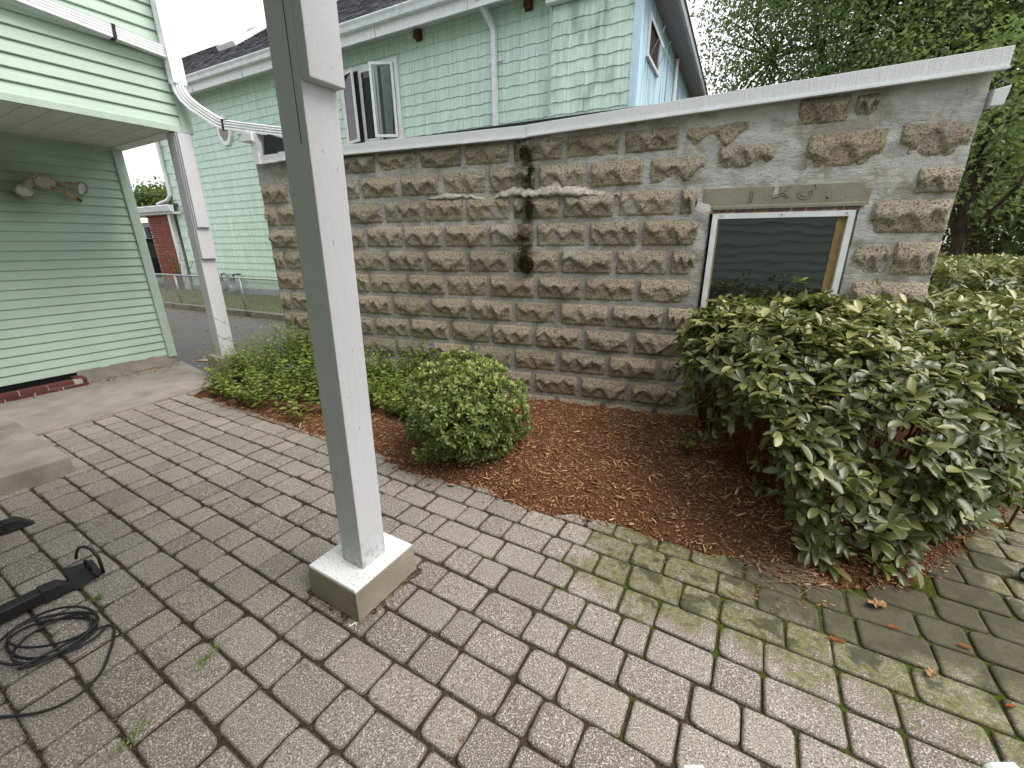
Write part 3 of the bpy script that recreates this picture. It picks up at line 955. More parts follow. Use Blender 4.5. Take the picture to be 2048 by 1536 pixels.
LD = thing('leader_pipe', 'white ribbed leader pipe crossing the upper green siding', 'downspout', ab(1.9, 4.9, 3.1), PATIO_ROT)
q = [(-1.6, 0, 0.165), (-0.4, 0, 0.045), (0.44, 0, -0.025)]
MB().ribbon_pipe(q, 0.062, 0.094, ribs=4).build('pipe', 'white_metal', LD)
MB().ribbon_pipe([(0.06, 0, 0.006), (0.085, 0, 0.004)], 0.070, 0.104, ribs=1).build('clamp', 'seam', LD)
MB().ribbon_pipe([(0.435, 0, -0.024), (0.45, 0, -0.026)], 0.068, 0.10, ribs=1).build('end_joint', 'seam', LD)

# ------------------------------------------------------------------ posts and piers
PR = thing('concrete_pier', 'concrete pier with white painted top in the middle of the patio', 'pier', ab(0.98, 1.352, 0), PATIO_ROT)
pm = MB().hexa([(-0.172, -0.158, -0.05), (0.172, -0.156, -0.05), (0.170, 0.158, -0.05), (-0.170, 0.156, -0.05)], [(-0.166, -0.152, 0.138), (0.163, -0.150, 0.138), (0.160, 0.152, 0.138), (-0.164, 0.150, 0.138)])
pm.build('block', 'pier', PR, bevel=0.005)
MB().hexa([(-0.164, -0.150, 0.1385), (0.161, -0.148, 0.1385), (0.158, 0.150, 0.1385), (-0.162, 0.148, 0.1385)], [(-0.160, -0.146, 0.147), (0.157, -0.144, 0.147), (0.154, 0.146, 0.147), (-0.158, 0.144, 0.147)]).build('painted_cap', 'pier_top', PR, bevel=0.003)

PO = thing('porch_post', 'tall white painted timber post standing on the pier mid patio', 'post', ab(0.98, 1.335, 0.146), PATIO_ROT)
T = Matrix.Shear('XY', 4, (0.0185, -0.003))
pb = MB().box(-0.063, 0.063, -0.064, 0.064, 0.0, 2.44)
pb.v = [tuple(T @ Vector(p)) for p in pb.v]
pb.build('shaft', 'post', PO, bevel=0.004)
pb = MB().box(-0.062, 0.064, -0.105, -0.0645, 1.765, 2.44)
pb.v = [tuple(T @ Vector(p)) for p in pb.v]
pb.build('face_board', 'post', PO, bevel=0.004)
pb = MB().box(-0.0642, -0.062, -0.030, -0.0282, 1.60, 2.44)
pb.v = [tuple(T @ Vector(p)) for p in pb.v]
pb.build('crack', 'seam', PO)

PR2 = thing('concrete_pier', 'plain mossy concrete pier at the driveway corner among the weeds', 'pier', ab(2.335, 5.06, 0), PATIO_ROT)
MB().hexa([(-0.155, -0.165, -0.05), (0.150, -0.165, -0.05), (0.15, 0.16, -0.05), (-0.15, 0.16, -0.05)], [(-0.135, -0.145, 0.30), (0.135, -0.145, 0.30), (0.13, 0.145, 0.30), (-0.135, 0.145, 0.30)]).build('block', 'pier', PR2, bevel=0.012)
PO2 = thing('porch_post', 'white painted post under the overhang corner beside the driveway', 'post', ab(2.32, 5.045, 0.30), PATIO_ROT)
T2 = Matrix.Shear('XY', 4, (0.012, 0.0))
for nm, bx_ in (('shaft', (-0.070, 0.070, -0.066, 0.066, 0.0, 2.155)), ('face_board', (-0.066, 0.069, -0.100, -0.0665, 1.02, 2.15)), ('side_board', (-0.060, 0.050, -0.128, -0.1005, 1.32, 2.15))):
    pb = MB().box(*bx_)
    pb.v = [tuple(T2 @ Vector(p)) for p in pb.v]
    pb.build(nm, 'post', PO2, bevel=0.004)
MB().tube([(-0.078, -0.03, 1.22), (-0.095, -0.03, 1.23), (-0.10, -0.03, 1.26)], 0.006, 6).build('hook', 'galv', PO2)

# ================================================================== STONE GARAGE
GA = thing('stone_block_garage', 'low flat roofed garage of tan rock faced blocks with white roof edge', 'garage', WALL0, WALL_ROT)
S0, S1 = -2.72, 2.86
WX0, WX1, WZ0, WZ1 = 1.50, 2.365, 0.46, 1.645

def parge(s_, z):
    up = np.clip((s_ - 0.55) / 0.9, 0, 1) * np.clip((z - 1.45) / 0.45, 0, 1)
    l2 = np.exp(-((s_ + 1.15) / 0.55) ** 2 - ((z - 2.05) / 0.16) ** 2) * 0.9
    l3 = np.exp(-((s_ + 0.75) / 0.4) ** 2 - ((z - 1.93) / 0.08) ** 2) * 0.7
    wr = np.clip(1 - np.abs(s_ - 2.42) / 0.10, 0, 1) * (z < 1.8)
    wl_ = np.clip(1 - np.abs(s_ - 1.44) / 0.10, 0, 1) * (z < 1.7)
    end = np.clip((s_ - 2.4) / 0.3, 0, 1) * np.clip((z - 2.08) / 0.1, 0, 1) * 1.3
    lend = np.clip((-2.45 - s_) / 0.15, 0, 1) * np.clip((z - 1.95) / 0.1, 0, 1)
    lin = (s_ > 1.43) & (s_ < 2.30) & (z > 1.64) & (z < 1.80)
    return np.clip(up + l2 + l3 + wr + wl_ + end + lend, 0, 1.3) * np.where(lin, 1.0, 1.0)
def mort(U, Vz):
    p = parge(U, Vz)
    n1 = vnoise(U * 7, Vz * 11, 21)
    n2 = vnoise(U * 19, Vz * 30, 22)
    y = -(0.002 + 0.004 * n2 + p * (0.001 + 0.016 * n1 ** 1.5 + 0.006 * n2))
    return U, y, Vz
top_z = lambda s_: np.interp(s_, [-2.8, 0.14, 2.9], [2.235, 2.235, 2.345])
wm = grid_mesh('mortar_face', np.arange(S0, S1 + 0.001, 0.0277), np.arange(-0.1, 2.36, 0.0255), mort,
               keep=lambda u, v: ~((u > WX0) & (u < WX1) & (v > WZ0) & (v < WZ1)) & (v < top_z(u)))
obj('mortar_face', wm, 'mortar', GA)
core = MB()
core.box(S0 + 0.01, WX0, 0.012, 4.4, -0.1, 2.20).box(WX1, S1 - 0.005, 0.012, 4.4, -0.1, 2.20)
core.box(WX0, WX1, 0.012, 0.30, -0.1, WZ0).box(WX0, WX1, 0.012, 0.30, WZ1, 2.20).box(WX0, WX1, 0.30, 4.4, -0.1, 2.20)
core.build('core', 'mortar', GA)

# rock faced blocks, a dozen different faces
def rock_mesh(seed):
    q = np.random.default_rng(seed)
    nx, nz = 30, 16
    u = np.linspace(0, 1, nx); v = np.linspace(0, 1, nz)
    U, Vv = np.meshgrid(u, v)
    edge = np.minimum(np.clip(U / 0.05, 0, 1), np.clip((1 - U) / 0.05, 0, 1)) ** 0.7 * np.minimum(np.clip(Vv / 0.10, 0, 1), np.clip((1 - Vv) / 0.40, 0, 1)) ** 0.9
    d = 0.019 + 0.040 * edge
    ncut = q.integers(2, 5)
    cs = (np.arange(ncut) + 0.5) / ncut + q.uniform(-0.1, 0.1, ncut)
    for c in cs:
        w_ = q.uniform(0.16, 0.34); h_ = q.uniform(0.38, 0.80)
        top_ = h_ * (1 - np.abs((U - c) / w_) ** q.uniform(1.0, 1.8))
        ins = np.clip((top_ - Vv) / 0.07, 0, 1)
        d = d - ins * (d - 0.015) * q.uniform(0.40, 0.70)
    for e in (0, 1):
        h_ = q.uniform(0.5, 0.95)
        uu = U if e == 0 else 1 - U
        ins = np.clip((h_ - Vv - uu * q.uniform(1.8, 3.2)) / 0.12, 0, 1)
        d = d - ins * (d - 0.015) * 0.6
    d = d + 0.010 * (0.5 - np.abs(2 * vnoise(U * 8 + seed + Vv * 2, Vv * 4, seed) - 1)) * edge + 0.007 * (0.5 - np.abs(2 * vnoise(U * 17 - Vv * 3, Vv * 8 + U * 2, seed + 3) - 1)) * edge
    rim = (U < 0.001) | (U > 0.999) | (Vv < 0.001) | (Vv > 0.999)
    d = np.where(rim, 0.0, np.maximum(d, 0.014))
    jx = np.where(rim, 0, q.uniform(-0.008, 0.008, U.shape)); jz = np.where(rim, 0, q.uniform(-0.014, 0.014, U.shape))
    V = np.stack([U - 0.5 + jx, -d, Vv - 0.5 + jz], -1).reshape(-1, 3)
    I = np.arange(nx * nz).reshape(nz, nx)
    qd = np.stack([I[:-1, :-1], I[:-1, 1:], I[1:, 1:], I[1:, :-1]], -1).reshape(-1, 4)
    T = np.concatenate([qd[:, [0, 1, 2]], qd[:, [0, 2, 3]]])
    me = fast_mesh('stone_block', V, T, smooth=False)
    me.materials.append(M['block'])
    return me
rocks = [rock_mesh(k + 40) for k in range(14)]
def block(s0, s1, z0, z1, inset=0.013, push=0.0):
    w_, h_ = s1 - s0 - 2 * inset, z1 - z0 - 2 * inset
    o = obj('stone_block', rnd.choice(rocks), None, GA, ((s0 + s1) / 2, 0.004 + push, (z0 + z1) / 2), (0, rnd.uniform(-.012, .012), 0),
            (w_ * rnd.choice((1, -1)) , rnd.uniform(0.55, 0.88), h_))
    if o.scale.x < 0:
        o.scale.x = -o.scale.x
    return o
for k in range(0, 11):
    z0 = 0.123 + 0.213 * (k - 1)
    z1 = z0 + 0.213
    if k == 0:
        z0 = -0.08
    if k == 10:
        z1 = 2.225
    b0 = -0.012 if k % 2 == 0 else 0.190
    js = [b0 + 0.424 * i + rnd.uniform(-0.012, 0.012) for i in range(-8, 5)]
    js = [j for j in js if S0 + 0.09 < j < (1.46 if k < 9 else 1.80 if k == 10 else 1.50)]
    js = [S0] + js
    end = {10: 1.74, 9: 1.50, 8: 1.42}.get(k, 1.452)
    if end - js[-1] > 0.07:
        js.append(end)
    for i in range(len(js) - 1):
        if k == 10 and js[i] < -2.4:
            continue
        block(js[i], js[i + 1], z0, z1, 0.013 + 0.004 * float(parge((js[i] + js[i + 1]) / 2, (z0 + z1) / 2)))
for s0, s1, z0, z1, pu in ((1.92, 2.22, 2.13, 2.31, 0.0), (2.22, 2.36, 2.15, 2.30, 0.004), (1.48, 1.86, 1.90, 2.10, 0.008), (2.00, 2.45, 1.87, 2.11, -0.004), (2.48, 2.86, 1.90, 2.15, 0.0),
                        (2.62, 2.865, 1.70, 1.88, 0.0), (2.43, 2.865, 1.47, 1.70, 0.0), (2.39, 2.63, 1.21, 1.44, 0.010), (2.61, 2.865, 1.21, 1.45, 0.0), (2.42, 2.865, 0.985, 1.20, 0.0),
                        (2.40, 2.62, 0.77, 0.98, 0.0), (2.62, 2.865, 0.77, 0.98, 0.0), (2.42, 2.865, 0.55, 0.765, 0.0), (2.40, 2.62, 0.34, 0.545, 0), (2.62, 2.865, 0.34, 0.545, 0), (1.46, 1.88, 0.13, 0.33, 0), (1.88, 2.3, 0.13, 0.33, 0), (2.3, 2.865, 0.13, 0.33, 0)):
    block(s0, s1, z0, z1, 0.010, pu)

# lintel with scratched marks
lt = MB().box(1.435, 2.42, -0.0155, 0.02, 1.665, 1.80)
lt_o = lt.build('lintel', 'lintel', GA, bevel=0.006)
MB().box(1.50, 2.40, -0.026, 0.0, 1.650, 1.682).build('lintel_lip', 'lintel', GA, bevel=0.008)
def stroke(pts, nm='inscription_mark'):
    MB().tube([(s_, -0.0165, z) for s_, z in pts], 0.0028, 5).build(nm, 'curb', lt_o)
stroke([(1.735, 1.775), (1.732, 1.705)]); stroke([(1.750, 1.775), (1.747, 1.706)]); stroke([(1.725, 1.704), (1.752, 1.706)])
stroke([(1.86, 1.735), (1.93, 1.752), (1.965, 1.795)]); stroke([(1.865, 1.722), (1.925, 1.737), (1.962, 1.715)]); stroke([(1.93, 1.752), (1.97, 1.722)])
arc = [(2.055 + 0.042 * math.cos(R(t)), 1.745 + 0.038 * math.sin(R(t))) for t in range(150, 395, 20)]
stroke(arc); arc2 = [(2.055 + 0.027 * math.cos(R(t)), 1.748 + 0.024 * math.sin(R(t))) for t in range(150, 395, 20)]
stroke(arc2)
stroke([(2.10, 1.797), (2.115, 1.78), (2.112, 1.765)])
MB().tube([(2.185, -0.020, 1.712), (2.185, -0.013, 1.712)], 0.006, 8).build('drill_hole', 'dark', lt_o)
# flaking parge edge above the window
fl = MB()
x = 1.51
while x < 2.36:
    w_ = rnd.uniform(0.015, 0.05)
    fl.hexa([(x, -0.034, 1.640 + 0.01 * rnd.random()), (x + w_, -0.034, 1.640 + 0.01 * rnd.random()), (x + w_, -0.006, 1.645), (x, -0.006, 1.645)], [(x, -0.032, 1.658), (x + w_, -0.032, 1.658), (x + w_, -0.006, 1.66), (x, -0.006, 1.66)])
    x += w_ * rnd.uniform(0.9, 1.6)
fl.build('flaking_edge', 'seam', GA)

# window
WI = thing('garage_window', 'dark fixed window with white aluminium frame in the stone wall', 'window', Vector(WALL0), WALL_ROT)
fr = 0.036
def mitre(p0, p1, i0, i1, nm):
    y0, y1 = -0.030, 0.0
    MB().hexa([(p0[0], y0, p0[1]), (p1[0], y0, p1[1]), (p1[0], y1, p1[1]), (p0[0], y1, p0[1])], [(i0[0], y0, i0[1]), (i1[0], y0, i1[1]), (i1[0], y1, i1[1]), (i0[0], y1, i0[1])]).build(nm, 'white_metal', WI, bevel=0.002)
X0, X1, Z0, Z1 = 1.512, 2.357, 0.47, 1.632
mitre((X0, Z1), (X1, Z1), (X0 + fr, Z1 - fr), (X1 - fr, Z1 - fr), 'frame_rail')
mitre((X0, Z0), (X1, Z0), (X0 + fr, Z0 + fr), (X1 - fr, Z0 + fr), 'frame_rail')
mitre((X0, Z0), (X0, Z1), (X0 + fr, Z0 + fr), (X0 + fr, Z1 - fr), 'frame_stile')
mitre((X1, Z0), (X1, Z1), (X1 - fr, Z0 + fr), (X1 - fr, Z1 - fr), 'frame_stile')
for sx in (1.57, 1.94, 2.31):
    MB().tube([(sx, -0.031, 1.616), (sx, -0.034, 1.616)], 0.006, 8).build('screw', 'galv', WI)
MB().box(X0 + fr, X0 + fr + 0.014, -0.004, 0.10, Z0 + fr, Z1 - fr).build('wood_jamb', 'wood', WI)
MB().box(X1 - fr - 0.05, X1 - fr, -0.004, 0.02, Z0 + fr, Z1 - fr).build('wood_jamb', 'wood', WI)
MB().box(WX0 - 0.002, WX1 + 0.004, -0.024, 0.0, Z1 + 0.001, Z1 + 0.018).build('sealant_bead', 'terracotta_bead', WI)
MB().box(X0 + fr + 0.004, X1 - fr - 0.004, 0.003, 0.008, Z0 + fr, Z1 - fr).build('pane', 'pane_dark', WI)

# roof edge: white flashing in two overlapping lengths, plus torn corner at the far end
def flash(s0, s1, zb0, zb1, zt0, zt1, y, nm='flashing'):
    MB().hexa([(s0, y, zb0), (s1, y, zb1), (s1, y + 0.02, zb1), (s0, y + 0.02, zb0)], [(s0, y, zt0), (s1, y, zt1), (s1, y + 0.02, zt1), (s0, y + 0.02, zt0)]).build(nm, 'flash', GA, bevel=0.003)
    MB().hexa([(s0, y - 0.012, zb0 - 0.008), (s1, y - 0.012, zb1 - 0.008), (s1, y + 0.02, zb1 - 0.008), (s0, y + 0.02, zb0 - 0.008)], [(s0, y - 0.012, zb0 + 0.004), (s1, y - 0.012, zb1 + 0.004), (s1, y + 0.02, zb1 + 0.001), (s0, y + 0.02, zb0 + 0.001)]).build('drip_edge', 'white_metal', GA)
flash(-2.36, 0.14, 2.216, 2.218, 2.286, 2.297, -0.062)
flash(0.13, 2.885, 2.222, 2.332, 2.297, 2.432, -0.068)
flash(-2.60, -2.355, 2.203, 2.213, 2.272, 2.276, -0.060)
MB().hexa([(-2.60, -0.036, 2.225), (2.86, -0.036, 2.345), (2.86, 4.5, 2.21), (-2.60, 4.5, 2.21)], [(-2.60, -0.036, 2.258), (2.86, -0.036, 2.395), (2.86, 4.5, 2.26), (-2.60, 4.5, 2.262)]).build('roof_deck', 'membrane', GA)
MB().hexa([(-2.56, -0.045, 2.26), (-2.05, -0.045, 2.27), (-2.05, 0.3, 2.27), (-2.56, 0.3, 2.26)], [(-2.55, -0.02, 2.478), (-2.15, 0.0, 2.36), (-2.05, 0.3, 2.30), (-2.5, 0.3, 2.44)]).build('torn_membrane', 'membrane', GA, bevel=0.01)
MB().hexa([(-2.665, -0.075, 2.197), (-2.60, -0.075, 2.197), (-2.60, 0.02, 2.197), (-2.665, 0.02, 2.197)], [(-2.665, -0.075, 2.405), (-2.585, -0.075, 2.395), (-2.60, 0.02, 2.40), (-2.665, 0.02, 2.40)]).build('corner_flashing', 'white_metal', GA, bevel=0.002)
MB().add([(-2.585, -0.077, 2.47), (-2.535, -0.077, 2.36), (-2.545, -0.077, 2.27), (-2.575, -0.077, 2.31), (-2.60, -0.077, 2.34), (-2.600, -0.077, 2.40)], [(0, 5, 4, 3, 2, 1)]).build('torn_flashing', 'white_metal', GA)
gt = MB()
gt.prism([(-0.06, 0.0), (-0.05, -0.07), (0.05, -0.075), (0.065, 0.0), (0.055, 0.0), (0.045, -0.06), (-0.045, -0.06), (-0.052, 0.0)], lambda u, v, t: (-2.69 + u * 1.4, t, 2.465 + v), -0.10, 2.5)
gt.build('gutter', 'white_metal', GA)
MB().box(-2.775, -2.60, -0.112, -0.099, 2.393, 2.463).build('gutter_end', 'white_metal', GA, bevel=0.003)
MB().hexa([(2.862, -0.05, 2.155), (2.915, -0.06, 2.155), (2.915, 0.02, 2.155), (2.862, 0.02, 2.155)], [(2.862, -0.05, 2.235), (2.925, -0.06, 2.25), (2.925, 0.02, 2.25), (2.862, 0.02, 2.235)]).build('gutter_bracket', 'white_metal', GA, bevel=0.003)

# lime crust that has run out of the bed joint
M['crust'] = plain('lime_crust', (0.47, 0.43, 0.37), 0.85, 0.2, var=0.3, scale=45, bump=1.0, bscale=70)
def crust(U, Vv):
    s_ = -0.80 + 1.70 * U
    lo = 1.806 + 0.026 * (vnoise(s_ * 7, 0 * U, 61) - 0.5) + 0.020 * (vnoise(s_ * 29, 0 * U, 62) - 0.5) - 0.03 * np.clip((s_ - 0.35) / 0.4, 0, 1)
    amp = np.clip((s_ + 0.8) / 0.3, 0, 1) * np.clip((0.90 - s_) / 0.2, 0, 1) * np.clip(vnoise(s_ * 4.5, 0 * U, 66) * 1.9 - 0.25, 0.05, 1)
    hi = lo + 0.012 + 0.085 * amp * (0.6 + 0.6 * vnoise(s_ * 11, 0 * U, 63))
    thick = 0.010 + 0.036 * amp
    prof = np.interp(Vv, [0, 0.06, 0.5, 1.0], [0.0, 1.0, 0.75, 0.10])
    y = -0.003 - thick * prof - 0.010 * vnoise(s_ * 38, Vv * 5 + s_ * 11, 64) * amp
    return s_, y, lo + (hi - lo) * Vv
obj('lime_crust', grid_mesh('lime_crust', np.linspace(0, 1, 170), np.array([0, 0.05, 0.2, 0.35, 0.5, 0.65, 0.8, 1.0]), crust, smooth=False), 'crust', GA)

# moss tufts hanging in the wet crack
mp = []
for (s_, z, r1, r2, nn) in ((0.11, 2.11, 0.045, 0.05, 300), (0.165, 1.985, 0.022, 0.03, 160), (0.14, 1.93, 0.016, 0.03, 90), (0.145, 1.70, 0.026, 0.075, 380), (0.10, 1.40, 0.05, 0.02, 120), (0.125, 1.27, 0.065, 0.065, 700), (0.10, 1.35, 0.035, 0.04, 140)):
    t_ = nrg.uniform(0, 2 * np.pi, nn); rr = np.sqrt(nrg.random(nn))
    mp.append(np.stack([s_ + r1 * rr * np.cos(t_), -0.022 - 0.05 * np.sqrt(np.maximum(0, 1 - rr ** 2)) * nrg.uniform(0.5, 1, nn), z + r2 * rr * np.sin(t_)], -1))
P = np.concatenate(mp)
k = len(P)
D = unit(np.stack([nrg.normal(0, 1, k), -np.abs(nrg.normal(0, 1, k)) - 0.2, nrg.normal(0, 1, k)], -1))
V, F = leaves(P, D, unit(nrg.normal(0, 1, (k, 3))), nrg.uniform(0.010, 0.022, k), nrg.uniform(0.003, 0.006, k), LEAF_LOW)
stuff(obj('moss_tuft', fast_mesh('moss_tuft', V, F), 'moss', GA))

# ================================================================== NEIGHBOUR'S HOUSE
GH = thing('shingled_house', 'pale green house clad in wavy edged shingles beyond the garage', 'house', HOUSE0, HOUSE_ROT)
MB().box(-11.5, 2.85, 0.03, 7.0, -0.12, 5.40).build('wall', 'shingle', GH)
MB().box(-11.45, -2.0, -0.01, 0.05, -0.12, 0.20).build('foundation', 'grey_paint', GH)
CP = 0.1862
def shingle_mesh(w, seed):
    q = random.Random(seed)
    e = [(0, 0), (0.10, 0.0), (0.16, 0.012), (0.42, 0.014), (0.50, 0.002), (0.74, 0.0), (0.80, 0.011), (1, 0.012)]
    v = []
    for x, z in e:
        v += [(x * w, -0.004, CP + 0.01), (x * w, -0.018, z + q.uniform(-0.001, 0.001)), (x * w, -0.008, z)]
    f = []
    for i in range(len(e) - 1):
        a = i * 3
        f += [(a, a + 1, a + 4, a + 3), (a + 1, a + 2, a + 5, a + 4)]
    f += [(0, 2, 1), ((len(e) - 1) * 3, (len(e) - 1) * 3 + 1, (len(e) - 1) * 3 + 2)]
    return v, f
SW = 0.612
shm = []
for k in range(4):
    v, f = shingle_mesh(SW - 0.005, k)
    me = bpy.data.meshes.new('shingle')
    me.from_pydata(v, [], f)
    me.materials.append(M['shingle'])
    shm.append(me)
sl = []
for c in range(28):
    z = 0.195 + CP * c
    x = -11.46 + (0.306 if c % 2 else 0.0) - 0.0
    while x < 1.40 - 0.1:
        x1 = min(x + SW, 1.405)
        visb = (z > 3.2) or (x < -6.4)
        inwin = (x > -3.55 and x1 < -1.98 and 3.5 < z < 4.9) or (x1 > -3.6 and x < -1.95 and 3.45 < z < 4.86)
        if visb:
            sl.append((x, x1 - x, z, inwin))
        x += SW
sl2 = []
cand = []
for (x, w_, z, iw) in sl:
    if iw:
        # cut round the window opening
        if x < -3.60:
            sl2.append((x, -3.60 - x, z))
        if x + w_ > -1.93:
            sl2.append((-1.93, x + w_ + 1.93, z))
    elif abs(w_ - SW) < 0.01:
        cand.append((x, w_, z))
    else:
        sl2.append((x, w_, z))
cand.sort(key=lambda t_: -t_[0] - 0.25 * t_[2])
for x, w_, z in cand[:300]:
    obj('shingle', rnd.choice(shm), None, GH, (x, 0.028, z))
smb = MB()
for x, w_, z in cand[300:] + sl2:
    v, f = shingle_mesh(w_ - 0.005, rnd.randrange(99))
    smb.add([(a + x, b + 0.028, c + z) for a, b, c in v], f)
stuff(smb.build('shingles', 'shingle', GH))
# proud bay at the right hand end
MB().box(1.405, 2.80, -0.10, 0.05, 2.5, 5.05).build('bay_wall', 'shingle', GH)
for c in range(17, 28):
    z = 0.165 + CP * c
    x = 1.41 - (0.30 if c % 2 else 0.0)
    while x < 2.78:
        x0_, x1_ = max(x, 1.41), min(x + SW, 2.79)
        if x1_ - x0_ > 0.05 and z < 5.0:
            v, f = shingle_mesh(x1_ - x0_ - 0.005, c)
            me = bpy.data.meshes.new('shingle')
            me.from_pydata([(a, b, min(cc, 5.05 - z)) for a, b, cc in v], [], f)
            me.materials.append(M['shingle'])
            obj('shingle', me, None, GH, (x0_, -0.100, z))
        x += SW
MB().box(1.395, 1.43, -0.135, 0.02, 2.6, 5.2).build('bay_trim', 'trim_green', GH)
MB().box(1.36, 2.95, -0.24, 0.4, 5.06, 5.19).build('bay_fascia', 'white_trim', GH, bevel=0.006)
MB().box(1.30, 3.0, -0.30, 0.6, 5.19, 5.23).build('bay_roof_edge', 'white_metal', GH)
MB().box(2.765, 2.862, -0.132, 0.02, 2.6, 5.15).build('corner_board', 'blue_trim', GH)
# blue boarded end wall
for k in range(26):
    y = 0.0 + 0.27 * k
    MB().box(2.845, 2.862 + 0.004 * (k % 2), y, y + 0.262, 2.4, 5.18).build('wall_board', 'blue_wall', GH)
MB().box(2.86, 2.885, -0.12, -0.02, 2.4, 5.18).build('corner_board', 'blue_trim', GH)
ev = MB()
ev.hexa([(2.84, -0.3, 5.17), (3.20, -0.3, 5.17), (3.20, 7.2, 5.17), (2.84, 7.2, 5.17)], [(2.84, -0.3, 5.24), (3.24, -0.3, 5.22), (3.24, 7.2, 5.22), (2.84, 7.2, 5.24)])
ev.build('eave_soffit', 'granular', GH)
MB().box(3.20, 3.25, -0.3, 7.2, 5.14, 5.30).build('eave_fascia', 'grey_paint', GH)
MB().hexa([(2.5, -0.3, 5.24), (3.27, -0.3, 5.28), (3.27, 7.2, 5.28), (2.5, 7.2, 5.24)], [(-1.0, -0.3, 5.9), (3.27, -0.3, 5.31), (3.27, 7.2, 5.31), (-1.0, 7.2, 5.9)]).build('end_roof', 'roof', GH)
MB().tube([(2.90, 3.3, 5.14), (2.90, 3.3, 4.0), (2.90, 3.3, 2.6)], 0.045, 8).build('blue_downspout', 'white_metal', GH)
# small awning window in the blue wall
bwf = MB()
bwf.box(2.868, 2.900, 0.42, 0.50, 4.33, 4.90).box(2.868, 2.900, 1.36, 1.44, 4.33, 4.90).box(2.868, 2.900, 0.5, 1.36, 4.84, 4.90).box(2.868, 2.910, 0.40, 1.46, 4.30, 4.345)
bw_o = bwf.build('awning_window', 'white_trim', GH)
MB().box(2.866, 2.874, 0.5, 1.36, 4.345, 4.84).build('dark_opening', 'interior', bw_o)
Ta = Matrix.LocRotScale(Vector((2.90, 0.93, 4.85)), Euler((0, R(-27), 0)), None)
sa = MB()
for bx_ in ((-0.012, 0.012, -0.45, 0.45, -0.05, 0.0), (-0.012, 0.012, -0.45, 0.45, -0.5, -0.45), (-0.012, 0.012, -0.45, -0.40, -0.45, -0.05), (-0.012, 0.012, 0.40, 0.45, -0.45, -0.05)):
    sa.box(*bx_, Ta)
sa.build('awning_sash', 'white_trim', bw_o)
MB().tube([(2.89, 0.6, 4.36), (3.10, 0.62, 4.74)], 0.007, 5).tube([(2.89, 1.25, 4.36), (3.10, 1.24, 4.74)], 0.007, 5).build('stay_arm', 'galv', bw_o)
sw_ = MB()
sw_.box(2.868, 2.90, 5.0, 6.2, 4.2, 4.9)
sw_.build('window', 'white_trim', GH)

# eaves of the green front
sf = MB().box(0, 0.118, -0.36, 0.03, 0, 0.012).mesh('soffit_board', bevel=0.003, bseg=1)
sf.materials.append(M['soffit'])
for k in range(88):
    obj('soffit_board', sf, None, GH, (-9.4 + 0.122 * k, 0.0, 5.315 + 0.0), (R(7), 0, 0))
MB().hexa([(-12, -0.40, 5.20), (1.5, -0.40, 5.20), (1.5, -0.37, 5.20), (-12, -0.37, 5.20)], [(-12, -0.41, 5.45), (1.5, -0.41, 5.45), (1.5, -0.37, 5.45), (-12, -0.37, 5.45)]).build('fascia', 'white_trim', GH)
for k in range(-5, 1):
    MB().box(2.1 * k - 0.003, 2.1 * k + 0.003, -0.4125, -0.40, 5.20, 5.45).build('fascia_joint', 'grey_paint', GH)
gp = [(-0.41, 5.37), (-0.50, 5.375), (-0.515, 5.44), (-0.545, 5.49), (-0.545, 5.51), (-0.53, 5.51), (-0.53, 5.495), (-0.42, 5.49)]
MB().prism(gp, lambda u, v, t: (t, u, v), -12, 1.5).build('gutter', 'white_metal', GH)
# roof, slope by courses of shingles
E0, E1 = Vector((0, -0.44, 5.51)), Vector((0, 3.0, 8.02))
sl_d = (E1 - E0)
rl = sl_d.length
sl_d.normalize()
nr = Vector((0, -sl_d.z, sl_d.y))
MB().add([tuple(E0 + Vector((-15, 0, -0.02))), tuple(E0 + Vector((1.5, 0, -0.02))), tuple(E1 + Vector((1.5, 0, -0.02))), tuple(E1 + Vector((-15, 0, -0.02))), (-15, 6.4, 5.4), (1.5, 6.4, 5.4)], [(0, 1, 2, 3), (3, 2, 5, 4)]).build('roof', 'roof', GH)
rs = MB()
ncr = int(rl / 0.14)
for c in range(ncr):
    x = -15 + rnd.uniform(0, 0.3)
    while x < 1.5:
        w_ = rnd.choice((0.16, 0.22, 0.3))
        p = E0 + sl_d * (0.14 * c)
        x1 = min(x + w_ - 0.006, 1.5)
        lift = rnd.choice((0.010, 0.016, 0.013))
        a0 = p + nr * lift; a1 = p + sl_d * 0.155 + nr * 0.001
        b0 = p - nr * 0.01
        rs.add([(x, a0.y, a0.z), (x1, a0.y, a0.z), (x1, a1.y, a1.z), (x, a1.y, a1.z), (x, b0.y, b0.z), (x1, b0.y, b0.z)], [(0, 1, 2, 3), (4, 5, 1, 0), (4, 0, 3), (1, 5, 2)])
        x += w_
stuff(rs.build('roof_shingles', 'roof', GH))
